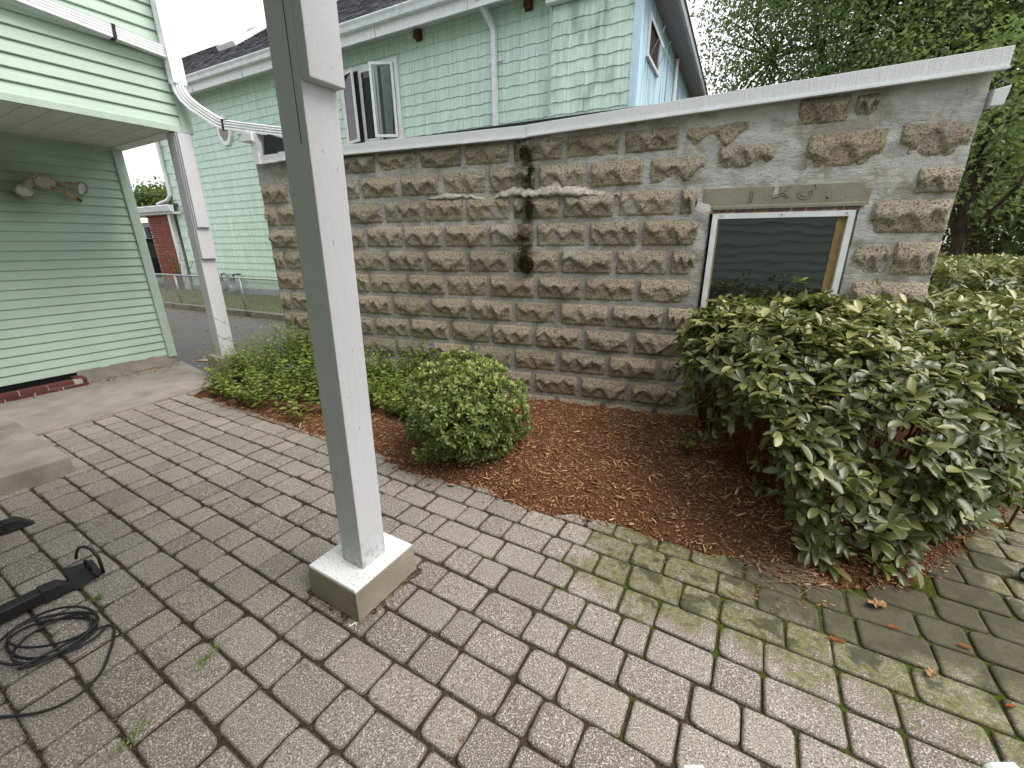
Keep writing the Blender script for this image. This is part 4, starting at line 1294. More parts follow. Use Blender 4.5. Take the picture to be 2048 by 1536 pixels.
# skylight near the ridge
SKY = MB()
def roofp(x, t, h_):
    p = E0 + sl_d * t + nr * h_
    return (x, p.y, p.z)
sk = MB()
for (x0_, x1_, t0, t1) in ((-10.05, -9.2, 2.45, 2.52), (-10.05, -9.2, 3.75, 3.82), (-10.05, -9.98, 2.52, 3.75), (-9.27, -9.2, 2.52, 3.75)):
    sk.hexa([roofp(x0_, t0, 0), roofp(x1_, t0, 0), roofp(x1_, t1, 0), roofp(x0_, t1, 0)], [roofp(x0_, t0, 0.13), roofp(x1_, t0, 0.13), roofp(x1_, t1, 0.13), roofp(x0_, t1, 0.13)])
sk_o = sk.build('skylight', 'white_trim', GH)
MB().add([roofp(-9.98, 2.52, 0.09), roofp(-9.27, 2.52, 0.09), roofp(-9.27, 3.75, 0.09), roofp(-9.98, 3.75, 0.09)], [(0, 1, 2, 3)]).build('pane', 'pane_dark', sk_o)

# triple casement window, outer sashes standing open
CW = thing('casement_window', 'white triple casement window with its two outer sashes swung open', 'window', HOUSE0, HOUSE_ROT)
x0_, x1_, z0_, z1_ = -3.58, -1.95, 3.52, 4.99
cs_ = MB()
cs_.box(x0_, x0_ + 0.09, -0.03, 0.04, z0_, z1_).box(x1_ - 0.09, x1_, -0.03, 0.04, z0_, z1_).box(x0_ + 0.09, x1_ - 0.09, -0.03, 0.04, z1_ - 0.08, z1_).box(x0_ - 0.03, x1_ + 0.03, -0.06, 0.04, z0_, z0_ + 0.05)
cs_.build('casing', 'white_trim', CW, bevel=0.006)
inner0, inner1 = x0_ + 0.09, x1_ - 0.09
w3 = (inner1 - inner0) / 3
MB().add([(inner0, 0.026, z0_ + 0.05), (inner1, 0.026, z0_ + 0.05), (inner1, 0.026, z1_ - 0.08), (inner0, 0.026, z1_ - 0.08)], [(0, 1, 2, 3)]).build('dark_room', 'interior', CW)
for xm in (inner0 + w3, inner0 + 2 * w3):
    MB().box(xm - 0.025, xm + 0.025, -0.02, 0.02, z0_ + 0.05, z1_ - 0.08).build('mullion', 'white_trim', CW)
    MB().box(xm + 0.028, xm + 0.05, 0.0, 0.02, z0_ + 0.05, z1_ - 0.08).build('brown_stop', 'brown_wood', CW)
def sash(T_, w_, h_, nm):
    k = MB()
    t_ = 0.05
    k.box(0, w_, -0.018, 0.018, 0, t_, T_).box(0, w_, -0.018, 0.018, h_ - t_, h_, T_).box(0, t_, -0.0175, 0.0175, t_, h_ - t_, T_).box(w_ - t_, w_, -0.0175, 0.0175, t_, h_ - t_, T_)
    s_o = k.build(nm, 'white_trim', CW)
    MB().box(t_, w_ - t_, -0.003, 0.003, t_, h_ - t_, T_).build('pane', 'glass', s_o)
hh = z1_ - z0_ - 0.14
sash(Matrix.Translation((inner0, -0.045, z0_ + 0.055)) @ Matrix.Rotation(R(-16), 4, 'Z'), w3, hh, 'open_sash')
sash(Matrix.Translation((inner0 + w3 + 0.03, -0.03, z0_ + 0.055)), w3 - 0.06, hh, 'fixed_sash')
sash(Matrix.Translation((inner1, -0.045, z0_ + 0.055)) @ Matrix.Rotation(R(180 + 28), 4, 'Z'), w3, hh, 'open_sash')
cu = []
us = np.linspace(0, 1, 60)
cfn = lambda U, Vv: (inner0 + 2 * w3 + 0.10 + U * 0.30 * (0.6 + 0.4 * Vv), 0.012 + 0.010 * np.sin(U * 38), z0_ + 0.06 + Vv * 1.33)
obj('curtain', grid_mesh('curtain', us, np.linspace(0, 1, 8), cfn), 'curtain', CW)
cfn2 = lambda U, Vv: (inner1 - 0.03 - (1 - U) * 0.22 * Vv ** 1.4, 0.012 + 0.008 * np.sin(U * 30), z0_ + 0.5 + Vv * 0.88)
obj('curtain', grid_mesh('curtain', us, np.linspace(0, 1, 8), cfn2), 'curtain', CW)
cfn3 = lambda U, Vv: (inner0 + w3 + 0.06 + U * 0.40, 0.018 + 0.006 * np.sin(U * 44), z0_ + 0.06 + Vv * 1.33)
obj('curtain', grid_mesh('curtain', us, np.linspace(0, 1, 8), cfn3), 'curtain', CW)
for (kx, kz) in ((inner0 + 0.12, 4.62), (inner0 + 0.14, 3.95)):
    MB().tube([(kx, -0.01, kz), (kx, -0.03, kz)], 0.014, 8).build('catch', 'white_plastic', CW)

# downspout on the green front
D2 = thing('downspout', 'white square downspout running down the green shingles beyond the garage', 'downspout', HOUSE0, HOUSE_ROT)
MB().ribbon_pipe([(0.30, -0.055, 4.98), (0.31, -0.055, 3.8), (0.32, -0.055, 2.4)], 0.085, 0.07, up=Vector((0, 1, 0)), ribs=1).build('pipe', 'white_metal', D2)
MB().ribbon_pipe([(0.18, -0.46, 5.42), (0.20, -0.42, 5.34), (0.27, -0.12, 5.08), (0.295, -0.06, 4.99), (0.30, -0.055, 4.93)], 0.085, 0.075, up=Vector((1, 0, 0)), ribs=2).build('elbow', 'white_metal', D2)
MB().box(0.17, 0.45, -0.022, -0.012, 4.52, 4.56).build('strap', 'white_metal', D2)
# little brown hood vents
for i, (vx, vz, lb) in enumerate(((-1.37, 5.225, 'small brown hood vent under the eave right of the casement window'), (0.96, 5.225, 'small brown hood vent under the eave right of the downspout'))):
    VT = thing('hood_vent', lb, 'vent', HOUSE0, HOUSE_ROT, 'hood vents under the eave')
    MB().box(vx - 0.07, vx + 0.07, -0.012, 0.01, vz - 0.09, vz + 0.08).build('flange', 'brown_wood', VT)
    MB().hexa([(vx - 0.055, -0.13, vz - 0.07), (vx + 0.055, -0.13, vz - 0.07), (vx + 0.055, -0.01, vz - 0.07), (vx - 0.055, -0.01, vz - 0.07)], [(vx - 0.055, -0.10, vz + 0.06), (vx + 0.055, -0.10, vz + 0.06), (vx + 0.055, -0.01, vz + 0.07), (vx - 0.055, -0.01, vz + 0.07)]).build('hood', 'brown_wood', VT, bevel=0.006)
# octagonal window half hidden by the pipe
OW = thing('octagonal_window', 'small white framed octagonal window in the green shingles behind the pipe', 'window', HOUSE0, HOUSE_ROT)
oc = [(math.cos(R(22.5 + 45 * k)), math.sin(R(22.5 + 45 * k))) for k in range(8)]
om = MB()
for k in range(8):
    a, b = oc[k], oc[(k + 1) % 8]
    c_x, c_z = -8.03, 4.36
    f_ = lambda p, r1, y: (c_x + p[0] * 0.30 * r1, y, c_z + p[1] * 0.38 * r1)
    om.hexa([f_(a, 1, -0.05), f_(b, 1, -0.05), f_(b, 1, 0.02), f_(a, 1, 0.02)], [f_(a, 0.72, -0.05), f_(b, 0.72, -0.05), f_(b, 0.72, 0.02), f_(a, 0.72, 0.02)])
om.build('frame', 'white_trim', OW)
MB().add([f_(p, 0.74, -0.02) for p in oc], [tuple(range(8))]).build('pane', 'granular', OW)

# brick porch pier of the neighbour with its gutter
BP = thing('brick_porch', 'red brick porch pier with white gutter at the end of the green house', 'porch', HOUSE0, HOUSE_ROT)
MB().box(-13.25, -11.80, -0.02, 0.35, -0.3, 2.44).build('mortar', 'brick_mortar', BP)
bkm = MB().box(-0.098, 0.098, -0.01, 0.02, -0.028, 0.028).mesh('brick')
bkm.materials.append(M['brick'])
for c in range(39):
    for k in range(8):
        x = -13.14 + 0.207 * k + (0.10 if c % 2 else 0)
        if x < -11.86:
            obj('brick', bkm, None, BP, (x, -0.026, -0.24 + 0.0685 * c))
MB().box(-11.80, -11.66, -0.10, 0.02, -0.12, 2.5).build('corner_downspout', 'white_metal', BP, bevel=0.01)
MB().tube([(-11.73, -0.05, -0.02), (-11.73, -0.2, -0.10), (-11.74, -0.34, -0.12)], 0.06, 8).build('shoe', 'white_metal', BP)
MB().prism([(-0.25, 2.45), (-0.36, 2.47), (-0.40, 2.62), (-0.38, 2.64), (-0.24, 2.64)], lambda u, v, t: (t, u, v), -14.5, -11.0).build('gutter', 'white_metal', BP)
MB().box(-14.5, -11.2, -0.24, 0.6, 2.40, 2.46).build('soffit', 'white_trim', BP)
MB().hexa([(-14.5, -0.30, 2.63), (-11.2, -0.30, 2.63), (-11.6, 2.5, 2.60), (-14.5, 2.5, 2.60)], [(-14.5, -0.30, 2.66), (-11.2, -0.30, 2.66), (-11.9, 2.5, 3.12), (-14.5, 2.5, 3.12)]).build('porch_roof', 'roof', BP)
MB().tube([(-11.45, -0.04, 5.1), (-11.45, -0.04, 2.95), (-11.55, -0.1, 2.8), (-12.1, -0.14, 2.70)], 0.055, 8).build('roof_downspout', 'white_metal', BP)

# ------------------------------------------------------------------ lawn, kerb, chain link fence, meters
FY = -2.39
lw = MB().add([(-20, FY + 0.05, 0.075), (-2.6, FY + 0.05, 0.075), (-2.6, 0.0, 0.0), (-20, 0.0, 0.0)], [(0, 1, 2, 3)])
lw_o = struct(lw.build('lawn', 'lawn', None, loc=HOUSE0, rot=(0, 0, HOUSE_ROT)))
kb = thing('concrete_kerb', 'low stained concrete kerb between the driveway and the lawn', 'kerb', HOUSE0, HOUSE_ROT)
for k in range(6):
    MB().box(-14 + 2.0 * k, -14 + 2.0 * k + 1.99, FY - 0.09, FY + 0.06, -0.05, 0.108).build('kerb_length', 'curb', kb, bevel=0.01)
k = 16000
xs, ys = nrg.uniform(-14, -2.7, k), nrg.uniform(FY + 0.06, -0.02, k)
c_, s__ = math.cos(HOUSE_ROT), math.sin(HOUSE_ROT)
P = np.stack([HOUSE0[0] + xs * c_ - ys * s__, HOUSE0[1] + xs * s__ + ys * c_, 0.075 * ys / FY], -1)
D = unit(np.stack([nrg.normal(0, .45, k), nrg.normal(0, .45, k), np.ones(k)], -1))
gr = leaf_obj('grass', P, D, unit(nrg.normal(0, 1, (k, 3)) * [1, 1, 0.2]), nrg.uniform(0.04, 0.10, k), nrg.uniform(0.004, 0.008, k), nrg.random(k), 'grass', None, LEAF_LOW)
stuff(gr)
gr['label'] = 'short mown grass strip behind the chain link fence'
gr['category'] = 'grass'

FE = thing('chain_link_fence', 'low galvanised chain link fence along the driveway kerb', 'fence', HOUSE0, HOUSE_ROT)
for px_ in (-12.42, -9.84, -7.26, -4.68):
    MB().tube([(px_, FY, 0.05), (px_, FY, 0.80)], 0.026, 8).build('fence_post', 'galv', FE, smooth=True)
MB().tube([(-14, FY, 0.785), (-2.9, FY, 0.785)], 0.017, 6).build('top_rail', 'galv', FE, smooth=True)
wm_ = MB()
step = 0.062
for k in range(int(11.2 / step)):
    x = -14.0 + step * k
    for sg in (1, -1):
        xa, xb = (x, x + 0.60) if sg > 0 else (x + 0.60, x)
        if xb > -2.9 or xa > -2.9:
            continue
        y = FY + 0.004 * sg
        wm_.tube([(xa, y, 0.12), (xb, y, 0.775)], 0.0045, 3, cap=False)
stuff(wm_.build('wire_mesh', 'galv', FE))

def meter(x, label):
    GM = thing('gas_meter', label, 'gas meter', (0, 0, 0), 0, 'gas meters on the green house wall')
    GM.location = Vector(HOUSE0) + Vector((x * c_ - (-0.22) * s__, x * s__ + (-0.22) * c_, 0.0))
    GM.rotation_euler = (0, 0, HOUSE_ROT)
    k = MB()
    k.tube([(0, -0.09, 0.22), (0, 0.09, 0.22)], 0.12, 14)
    k.box(-0.12, 0.12, -0.08, 0.08, 0.22, 0.40)
    k.build('meter_body', 'grey_paint', GM, bevel=0.01)
    MB().tube([(-0.06, 0, 0.39), (-0.06, 0, 0.58), (-0.16, 0, 0.60), (-0.22, 0.05, 0.60), (-0.22, 0.05, -0.1)], 0.024, 8).build('inlet_pipe', 'grey_paint', GM, smooth=True)
    MB().tube([(0.06, 0, 0.39), (0.06, 0, 0.62), (0.10, 0.2, 0.62)], 0.024, 8).build('outlet_pipe', 'black_metal', GM, smooth=True)
    MB().tube([(-0.16, -0.07, 0.60), (-0.16, -0.02, 0.60), (-0.16, 0.03, 0.60)], [0.07, 0.085, 0.07], 12).build('regulator', 'grey_paint', GM, smooth=True)
    MB().box(-0.05, 0.05, -0.11, -0.092, 0.24, 0.32).build('dial', 'white_plastic', GM)
meter(-9.35, 'left hand grey gas meter with pipes against the green shingles')
meter(-8.75, 'right hand grey gas meter with pipes against the green shingles')

# ================================================================== PLANTS
def whorls(C, Nrm, nl, Lr, Wr, spread=(50, 85), droop=0.1, rg=nrg):
    """leaf rosettes: centres C, outward axes Nrm; returns leaf arrays and the whorl index"""
    n = len(C)
    cnt = rg.integers(nl[0], nl[1] + 1, n)
    idx = np.repeat(np.arange(n), cnt)
    m = len(idx)
    A = unit(Nrm)[idx]
    ref = np.where(np.abs(A[:, 2:3]) > 0.9, np.array([[1., 0, 0]]), np.array([[0, 0, 1.]]))
    X = unit(np.cross(A, ref)); Y = np.cross(A, X)
    start = np.concatenate([[0], np.cumsum(cnt)[:-1]])
    kk = np.arange(m) - start[idx]
    ph = kk * 2.399 + rg.uniform(0, 6.28, n)[idx] + rg.normal(0, 0.25, m)
    sp_ = np.radians(rg.uniform(spread[0], spread[1], m))
    D = A * np.cos(sp_)[:, None] + (X * np.cos(ph)[:, None] + Y * np.sin(ph)[:, None]) * np.sin(sp_)[:, None]
    D[:, 2] -= droop * rg.random(m)
    D = unit(D)
    N = unit(A + rg.normal(0, 0.28, (m, 3)) + np.array([0, 0, 0.25]))
    L = rg.uniform(Lr[0], Lr[1], m)
    W = L * rg.uniform(Wr[0], Wr[1], m)
    P = C[idx] + D * 0.006
    return P, D, N, L, W, idx

# ------------------------------------------------------------------ rhododendron hedge at right
rings = [(0.04, [(1.34, 1.52), (1.75, 1.48), (2.12, 1.74), (2.9, 2.18), (4.2, 2.9), (4.2, 3.6), (2.9, 2.98), (1.52, 3.12), (1.42, 2.4)]),
         (0.42, [(1.26, 1.56), (1.80, 1.50), (2.35, 1.66), (3.0, 2.02), (4.3, 2.8), (4.3, 3.6), (2.9, 2.98), (1.44, 3.12), (1.24, 2.4)]),
         (0.78, [(1.16, 1.84), (1.75, 1.70), (2.4, 1.83), (3.1, 2.15), (4.3, 2.9), (4.3, 3.6), (2.9, 2.98), (1.32, 3.12), (1.08, 2.5)]),
         (0.97, [(1.24, 2.10), (1.8, 1.96), (2.45, 2.06), (3.1, 2.35), (4.2, 3.0), (4.2, 3.55), (2.9, 3.0), (1.36, 3.12), (1.16, 2.65)]),
         (1.05, [(1.40, 2.40), (1.8, 2.32), (2.5, 2.38), (3.1, 2.6), (4.1, 3.15), (4.1, 3.45), (2.9, 2.95), (1.52, 3.08), (1.36, 2.75)])]
RV = np.array([[(x, y, z) for x, y in pts_] for z, pts_ in rings])
tris = []
for i in range(len(rings) - 1):
    for j in range(9):
        k = (j + 1) % 9
        tris += [(RV[i, j], RV[i, k], RV[i + 1, k]), (RV[i, j], RV[i + 1, k], RV[i + 1, j])]
ctop = RV[-1].mean(0)
for j in range(9):
    tris.append((RV[-1, j], RV[-1, (j + 1) % 9], ctop))
tris = np.array(tris)
nn_ = np.cross(tris[:, 1] - tris[:, 0], tris[:, 2] - tris[:, 0])
ar = np.linalg.norm(nn_, axis=1)
nn_ = unit(nn_)
# skip the faces against the wall and off to the right
cen = tris.mean(1)
front = ~(((cen[:, 1] > 2.85) & (nn_[:, 1] > 0.4) & (cen[:, 2] < 0.9)))
pr = ar * front * np.where(cen[:, 0] > 3.2, 0.35, 1.0)
HG = thing('rhododendron_hedge', 'large glossy rhododendron hedge in front of the stone wall at right', 'hedge', (2.0, 2.4, 0))
NW = 2350
ti = nrg.choice(len(tris), NW, p=pr / pr.sum())
r1, r2 = nrg.random(NW), nrg.random(NW)
sw_ = r1 + r2 > 1
r1, r2 = np.where(sw_, 1 - r1, r1), np.where(sw_, 1 - r2, r2)
C = tris[ti, 0] + (tris[ti, 1] - tris[ti, 0]) * r1[:, None] + (tris[ti, 2] - tris[ti, 0]) * r2[:, None]
Nm = nn_[ti]
lump = vnoise(C[:, 0] * 4 + C[:, 2] * 3, C[:, 1] * 4 - C[:, 2] * 2, 31) - 0.55
C = C + Nm * (lump * 0.15 - np.abs(nrg.normal(0, 0.05, NW)) + np.where(nrg.random(NW) < 0.03, nrg.uniform(0.03, 0.10, NW), 0))[:, None]
C[:, 2] = np.maximum(C[:, 2], 0.05)
bare = (C[:, 0] < 1.62) & (C[:, 2] < 0.62) & (C[:, 1] > 1.85)
keep_ = ~(bare & (nrg.random(NW) < 0.80)) & ~((C[:, 2] < 0.35) & (nrg.random(NW) < 0.25)) & ~((C[:, 2] < 0.78) & (Nm[:, 2] < 0.5) & (nrg.random(NW) < 0.30))
C, Nm = C[keep_], Nm[keep_]
axis = unit(Nm * 0.8 + np.array([0, 0, 0.75]) + nrg.normal(0, 0.3, C.shape))
P, D, N, L, W, idx = whorls(C, axis, (5, 7), (0.036, 0.096), (0.17, 0.25), (42, 92), 0.35)
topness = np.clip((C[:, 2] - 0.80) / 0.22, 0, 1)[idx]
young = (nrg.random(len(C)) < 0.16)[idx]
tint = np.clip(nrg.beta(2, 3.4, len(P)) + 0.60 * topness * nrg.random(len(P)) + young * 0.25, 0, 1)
off = np.array([2.0, 2.4, 0])
# the 300 leaves that show largest become objects of their own
Vd = np.array([0, 0, 1.45]) - (P + D * L[:, None] * 0.5)
dist = np.linalg.norm(Vd, axis=1)
face = np.abs((unit(Vd) * N).sum(1))
depth_in = np.linalg.norm(P - C[idx], axis=1)
score = L * L * face / dist ** 2 * ((P[:, 0] / np.maximum(P[:, 1], 0.1)) < 1.02) * (np.einsum('ij,ij->i', unit(Vd), Nm[idx]) > 0.15)
big = np.argsort(-score)[:300]
isbig = np.zeros(len(P), bool)
isbig[big] = True
tv, tf = LEAF_FULL
lvs = []
for q in range(8):
    vv = tv.copy()
    vv[:, 1] *= 0.21
    vv[:, 2] *= nrg.uniform(0.4, 1.6)
    vv[:, 2] += -0.12 * nrg.random() * vv[:, 0] ** 2
    me = fast_mesh('leaf', vv, tf, np.full(len(tv), 0.12 + 0.11 * q), smooth=True)
    me.materials.append(M['leaf_hedge'])
    lvs.append(me)
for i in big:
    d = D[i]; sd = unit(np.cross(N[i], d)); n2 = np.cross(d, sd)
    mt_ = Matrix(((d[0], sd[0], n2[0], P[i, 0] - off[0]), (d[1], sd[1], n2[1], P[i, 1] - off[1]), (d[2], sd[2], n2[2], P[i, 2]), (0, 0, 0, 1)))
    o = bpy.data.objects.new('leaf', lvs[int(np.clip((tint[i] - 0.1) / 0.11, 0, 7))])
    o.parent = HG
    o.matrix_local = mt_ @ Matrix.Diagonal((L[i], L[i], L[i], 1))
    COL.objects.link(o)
nb = ~isbig
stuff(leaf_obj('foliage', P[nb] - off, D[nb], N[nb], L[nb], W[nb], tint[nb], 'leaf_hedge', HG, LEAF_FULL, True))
# deeper, darker-sitting leaves and the woody frame
k = 2600
ti = nrg.choice(len(tris), k, p=ar / ar.sum())
ctr = np.array([2.3, 2.4, 0.45])
base_ = tris[ti].mean(1) + nrg.normal(0, 0.12, (k, 3))
Ci = ctr + (base_ - ctr) * nrg.uniform(0.62, 0.88, k)[:, None]
Ci[:, 2] = np.maximum(Ci[:, 2], 0.06)
Ci = Ci[((Ci[:, 0] > 1.80) | ((Ci[:, 0] > 1.5) & ((Ci[:, 1] < 1.9) | (Ci[:, 2] > 0.75)))) & (nrg.random(k) < 0.8) & (Ci[:, 1] < 3.753 - 0.364 * (Ci[:, 0] - 0.027) - 0.08)]
k = len(Ci)
stuff(leaf_obj('inner_foliage', Ci - off, nrg.normal(0, 1, (k, 3)), nrg.normal(0, 1, (k, 3)), nrg.uniform(.05, .085, k), nrg.uniform(.010, .018, k), nrg.beta(2, 5, k), 'leaf_hedge', HG, LEAF_FULL))
tw = MB()
for i in nrg.choice(len(C), 260, replace=False):
    b_ = Vector((float(np.clip(C[i, 0] + nrg.normal(0, .10), 1.5, 4)), float(np.clip(C[i, 1] + 0.25 + nrg.normal(0, .1), 1.85, 3.0)), 0.02))
    e_ = Vector(C[i])
    mid = b_.lerp(e_, 0.55) + Vector((nrg.normal(0, .04), nrg.normal(0, .04), 0.06))
    tw.tube([b_ - Vector(off), mid - Vector(off), e_ - Vector(off)], [0.007, 0.005, 0.0025], 5, cap=False)
for i in range(90):
    p = Vector((nrg.uniform(1.30, 1.75), nrg.uniform(2.0, 3.0), nrg.uniform(0.05, 0.5)))
    e = p + Vector((nrg.normal(-.05, .12), nrg.normal(-.05, .12), nrg.uniform(0.05, 0.3)))
    tw.tube([p - Vector(off), p.lerp(e, .5) + Vector((nrg.normal(0, .02), nrg.normal(0, .02), 0.01)) - Vector(off), e - Vector(off)], [0.004, 0.003, 0.0015], 4, cap=False)
stuff(tw.build('branches', 'twig', HG))

# second clipped hedge further back at right
H2 = thing('rhododendron_hedge', 'pale topped clipped hedge beyond the garage corner, far right', 'hedge', (5.5, 4.9, 0))
k = 2300
P2 = np.stack([nrg.uniform(4.0, 8.0, k), nrg.uniform(4.0, 5.9, k), np.full(k, 1.20)], -1)
fr_ = nrg.random(k) < 0.42
P2[fr_, 1] = 4.0 + nrg.normal(0, .04, fr_.sum()); P2[fr_, 2] = nrg.uniform(0.2, 1.2, fr_.sum())
lf_ = (~fr_) & (nrg.random(k) < 0.15)
P2[lf_, 0] = 4.0; P2[lf_, 2] = nrg.uniform(0.2, 1.2, lf_.sum())
P2[:, 2] += 0.08 * (vnoise(P2[:, 0] * 3, P2[:, 1] * 3, 41) - 0.5) - np.abs(nrg.normal(0, .03, k))
Nm2 = np.where(fr_[:, None], np.array([[0, -1., 0.6]]), np.array([[0, 0, 1.]])) + nrg.normal(0, .35, (k, 3))
Pw, Dw, Nw, Lw, Ww, iw = whorls(P2, Nm2, (5, 7), (0.05, 0.09), (0.17, 0.25), (45, 85), 0.2)
o2 = np.array([5.5, 4.9, 0])
stuff(leaf_obj('foliage', Pw - o2, Dw, Nw, Lw, Ww, np.clip(nrg.beta(2.4, 2.4, len(Pw)) + 0.25 * (Pw[:, 2] > 1.1), 0, 1), 'leaf_hedge', H2, LEAF_MID))
k = 1500
Ci = np.stack([nrg.uniform(4.1, 8.0, k), nrg.uniform(4.1, 5.8, k), nrg.uniform(0.1, 1.12, k)], -1)
stuff(leaf_obj('inner_foliage', Ci - o2, nrg.normal(0, 1, (k, 3)), nrg.normal(0, 1, (k, 3)), np.full(k, .16), np.full(k, .05), nrg.beta(2, 5, k), 'leaf_hedge', H2, LEAF_MID))
tw = MB()
for i in range(40):
    x, y = nrg.uniform(4.1, 7.9), nrg.uniform(4.2, 5.7)
    tw.tube([(x - 5.5, y - 4.9, 0), (x - 5.45 + nrg.normal(0, .1), y - 4.9 + nrg.normal(0, .1), 1.1)], [0.012, 0.005], 5, cap=False)
stuff(tw.build('branches', 'twig', H2))

# ------------------------------------------------------------------ round azalea
AZ = thing('azalea_bush', 'small rounded clipped azalea bush on the mulch beside the post', 'bush', (-0.33, 2.69, 0))
k = 1450
u = unit(nrg.normal(0, 1, (k, 3)))
u = u[u[:, 2] > -0.75]
k = len(u)
lump = 0.84 + 0.36 * vnoise(u[:, 0] * 3.2 + 5, u[:, 1] * 3.2 + u[:, 2] * 2.6, 51) + nrg.normal(0, 0.035, k)
hole = vnoise(u[:, 0] * 4 + 2, u[:, 2] * 4 + u[:, 1] * 2, 57) < 0.24
Ca = u * np.array([0.385, 0.385, 0.335]) * np.where(hole, lump * 0.80, lump)[:, None] + np.array([0, 0, 0.345])
Pw, Dw, Nw, Lw, Ww, iw = whorls(Ca, unit(u + np.array([0, 0, 0.35]) + nrg.normal(0, .25, (k, 3))), (6, 9), (0.024, 0.043), (0.20, 0.27), (25, 80), 0.05)
Pw[:, 2] = np.maximum(Pw[:, 2], 0.03)
tt = np.clip(nrg.beta(2.2, 2.6, len(Pw)) * 0.95 + 0.05 + 0.85 * np.clip((u[iw, 2] - 0.1), 0, 1) * nrg.random(len(Pw)), 0, 1)
stuff(leaf_obj('foliage', Pw, Dw, Nw, Lw, Ww, tt, 'leaf_azalea', AZ, LEAF_MID))
k = 3200
ui = unit(nrg.normal(0, 1, (k, 3))) * nrg.uniform(0.45, 0.86, k)[:, None] * np.array([0.37, 0.37, 0.32]) + np.array([0, 0, 0.345])
ui[:, 2] = np.maximum(ui[:, 2], 0.03)
stuff(leaf_obj('inner_foliage', ui, nrg.normal(0, 1, (k, 3)), nrg.normal(0, 1, (k, 3)), nrg.uniform(.03, .045, k), nrg.uniform(.008, .013, k), nrg.beta(2, 5, k), 'leaf_azalea', AZ, LEAF_MID))
tw = MB()
for i in nrg.choice(len(Ca), 160, replace=False):
    e = Vector(Ca[i]); b_ = Vector((e.x * 0.2, e.y * 0.2, 0.02))
    tw.tube([b_, b_.lerp(e, 0.5) + Vector((0, 0, 0.02)), e], [0.006, 0.004, 0.0015], 4, cap=False)
stuff(tw.build('branches', 'twig', AZ))

# ------------------------------------------------------------------ weeds at the foot of the wall
def weed_patch(name, label, spots, off_, seed, leafmat='leaf_weed'):
    q = np.random.default_rng(seed)
    root = thing(name, label, 'weeds', off_)
    stems = MB()
    PP, DD, LL = [], [], []
    tips = []
    for (x, y, z, h_, n) in spots:
        lean = q.normal(0, 0.33, 2)
        p = Vector((x - off_[0], y - off_[1], z))
        pts_ = [p]
        for j in range(1, 6):
            t_ = j / 5
            pts_.append(p + Vector((lean[0] * h_ * t_ ** 1.6, lean[1] * h_ * t_ ** 1.6, h_ * t_ * (1 - 0.18 * t_))) + Vector((q.normal(0, .008), q.normal(0, .008), 0)))
        stems.tube(pts_, [0.0028, 0.0026, 0.0022, 0.002, 0.0016, 0.001], 4, cap=False)
        for j in range(n):
            t_ = 0.12 + 0.88 * (j + q.random() * 0.5) / n
            f_ = t_ * 5; i0 = min(int(f_), 4)
            pp_ = pts_[i0].lerp(pts_[i0 + 1], f_ - i0)
            a = j * 2.4 + q.uniform(0, .6)
            PP.append(tuple(pp_)); DD.append((math.cos(a), math.sin(a), q.uniform(-0.15, 0.55)))
            LL.append(q.uniform(0.034, 0.068) * (1.15 - 0.5 * t_))
        tips.append(pts_[-1])
    PP, DD, LL = np.array(PP), unit(np.array(DD)), np.array(LL)
    NN = unit(np.array([0, 0, 1.0]) + q.normal(0, .3, PP.shape))
    stuff(leaf_obj('foliage', PP, DD, NN, LL, LL * q.uniform(0.19, 0.29, len(LL)), np.clip(q.beta(2.4, 1.8, len(LL)), 0, 1), leafmat, root, LEAF_FULL, True))
    stuff(stems.build('stems', 'stem', root))
    return root, tips
def bedz(x, y):
    c, s_ = math.cos(-PATIO_ROT), math.sin(-PATIO_ROT)
    a, b = x * c - y * s_, x * s_ + y * c
    h_, d = bed_h(np.array([a]), np.array([b]))
    return max(float(h_[0]), -0.01), a, b
sp1 = []
while len(sp1) < 470:
    a, b = rnd.uniform(1.90, 2.95), rnd.uniform(3.0, 4.80)
    p = ab(a, b)
    if a > wall_a(b) - 0.08 or (abs(a - 2.335) < 0.19 and abs(b - 5.06) < 0.2):
        continue
    if rnd.random() > (0.75 if b > 3.75 else 0.12) + 0.85 * min(1, (a - 1.85) / 0.45) ** 1.5:
        continue
    z, _, _ = bedz(p.x, p.y)
    hh_ = rnd.uniform(0.18, 0.50) * (0.75 + 0.5 * min(1, (a - 1.9) / 0.6))
    if rnd.random() < 0.08:
        hh_ += rnd.uniform(0.05, 0.20)
    sp1.append((p.x, p.y, z, hh_, rnd.randint(11, 18)))
for i in range(95):   # taller tuft against the wall's far end
    s_ = rnd.uniform(-2.68, -1.85)
    x, y = WALL0[0] + s_ * math.cos(WALL_ROT), WALL0[1] + s_ * math.sin(WALL_ROT)
    d = rnd.uniform(0.06, 0.30)
    x, y = x - 0.342 * d, y - 0.94 * d
    sp1.append((x, y, 0.03, rnd.uniform(0.50, 1.05) * (1 - 0.35 * abs(s_ + 2.35)), rnd.randint(18, 28)))
W1, tips1 = weed_patch('weed_patch', 'tangle of bright green weeds between pier and stone wall, left of post', sp1, (-2.3, 3.9, 0), 5)
sp2 = []
while len(sp2) < 230:
    a, b = rnd.uniform(2.25, 3.2), rnd.uniform(2.05, 3.05)
    if a > wall_a(b) - 0.06:
        continue
    p = ab(a, b)
    z, _, _ = bedz(p.x, p.y)
    sp2.append((p.x, p.y, z, rnd.uniform(0.18, 0.46) * (0.7 + 0.5 * (a - 2.2)), rnd.randint(10, 16)))
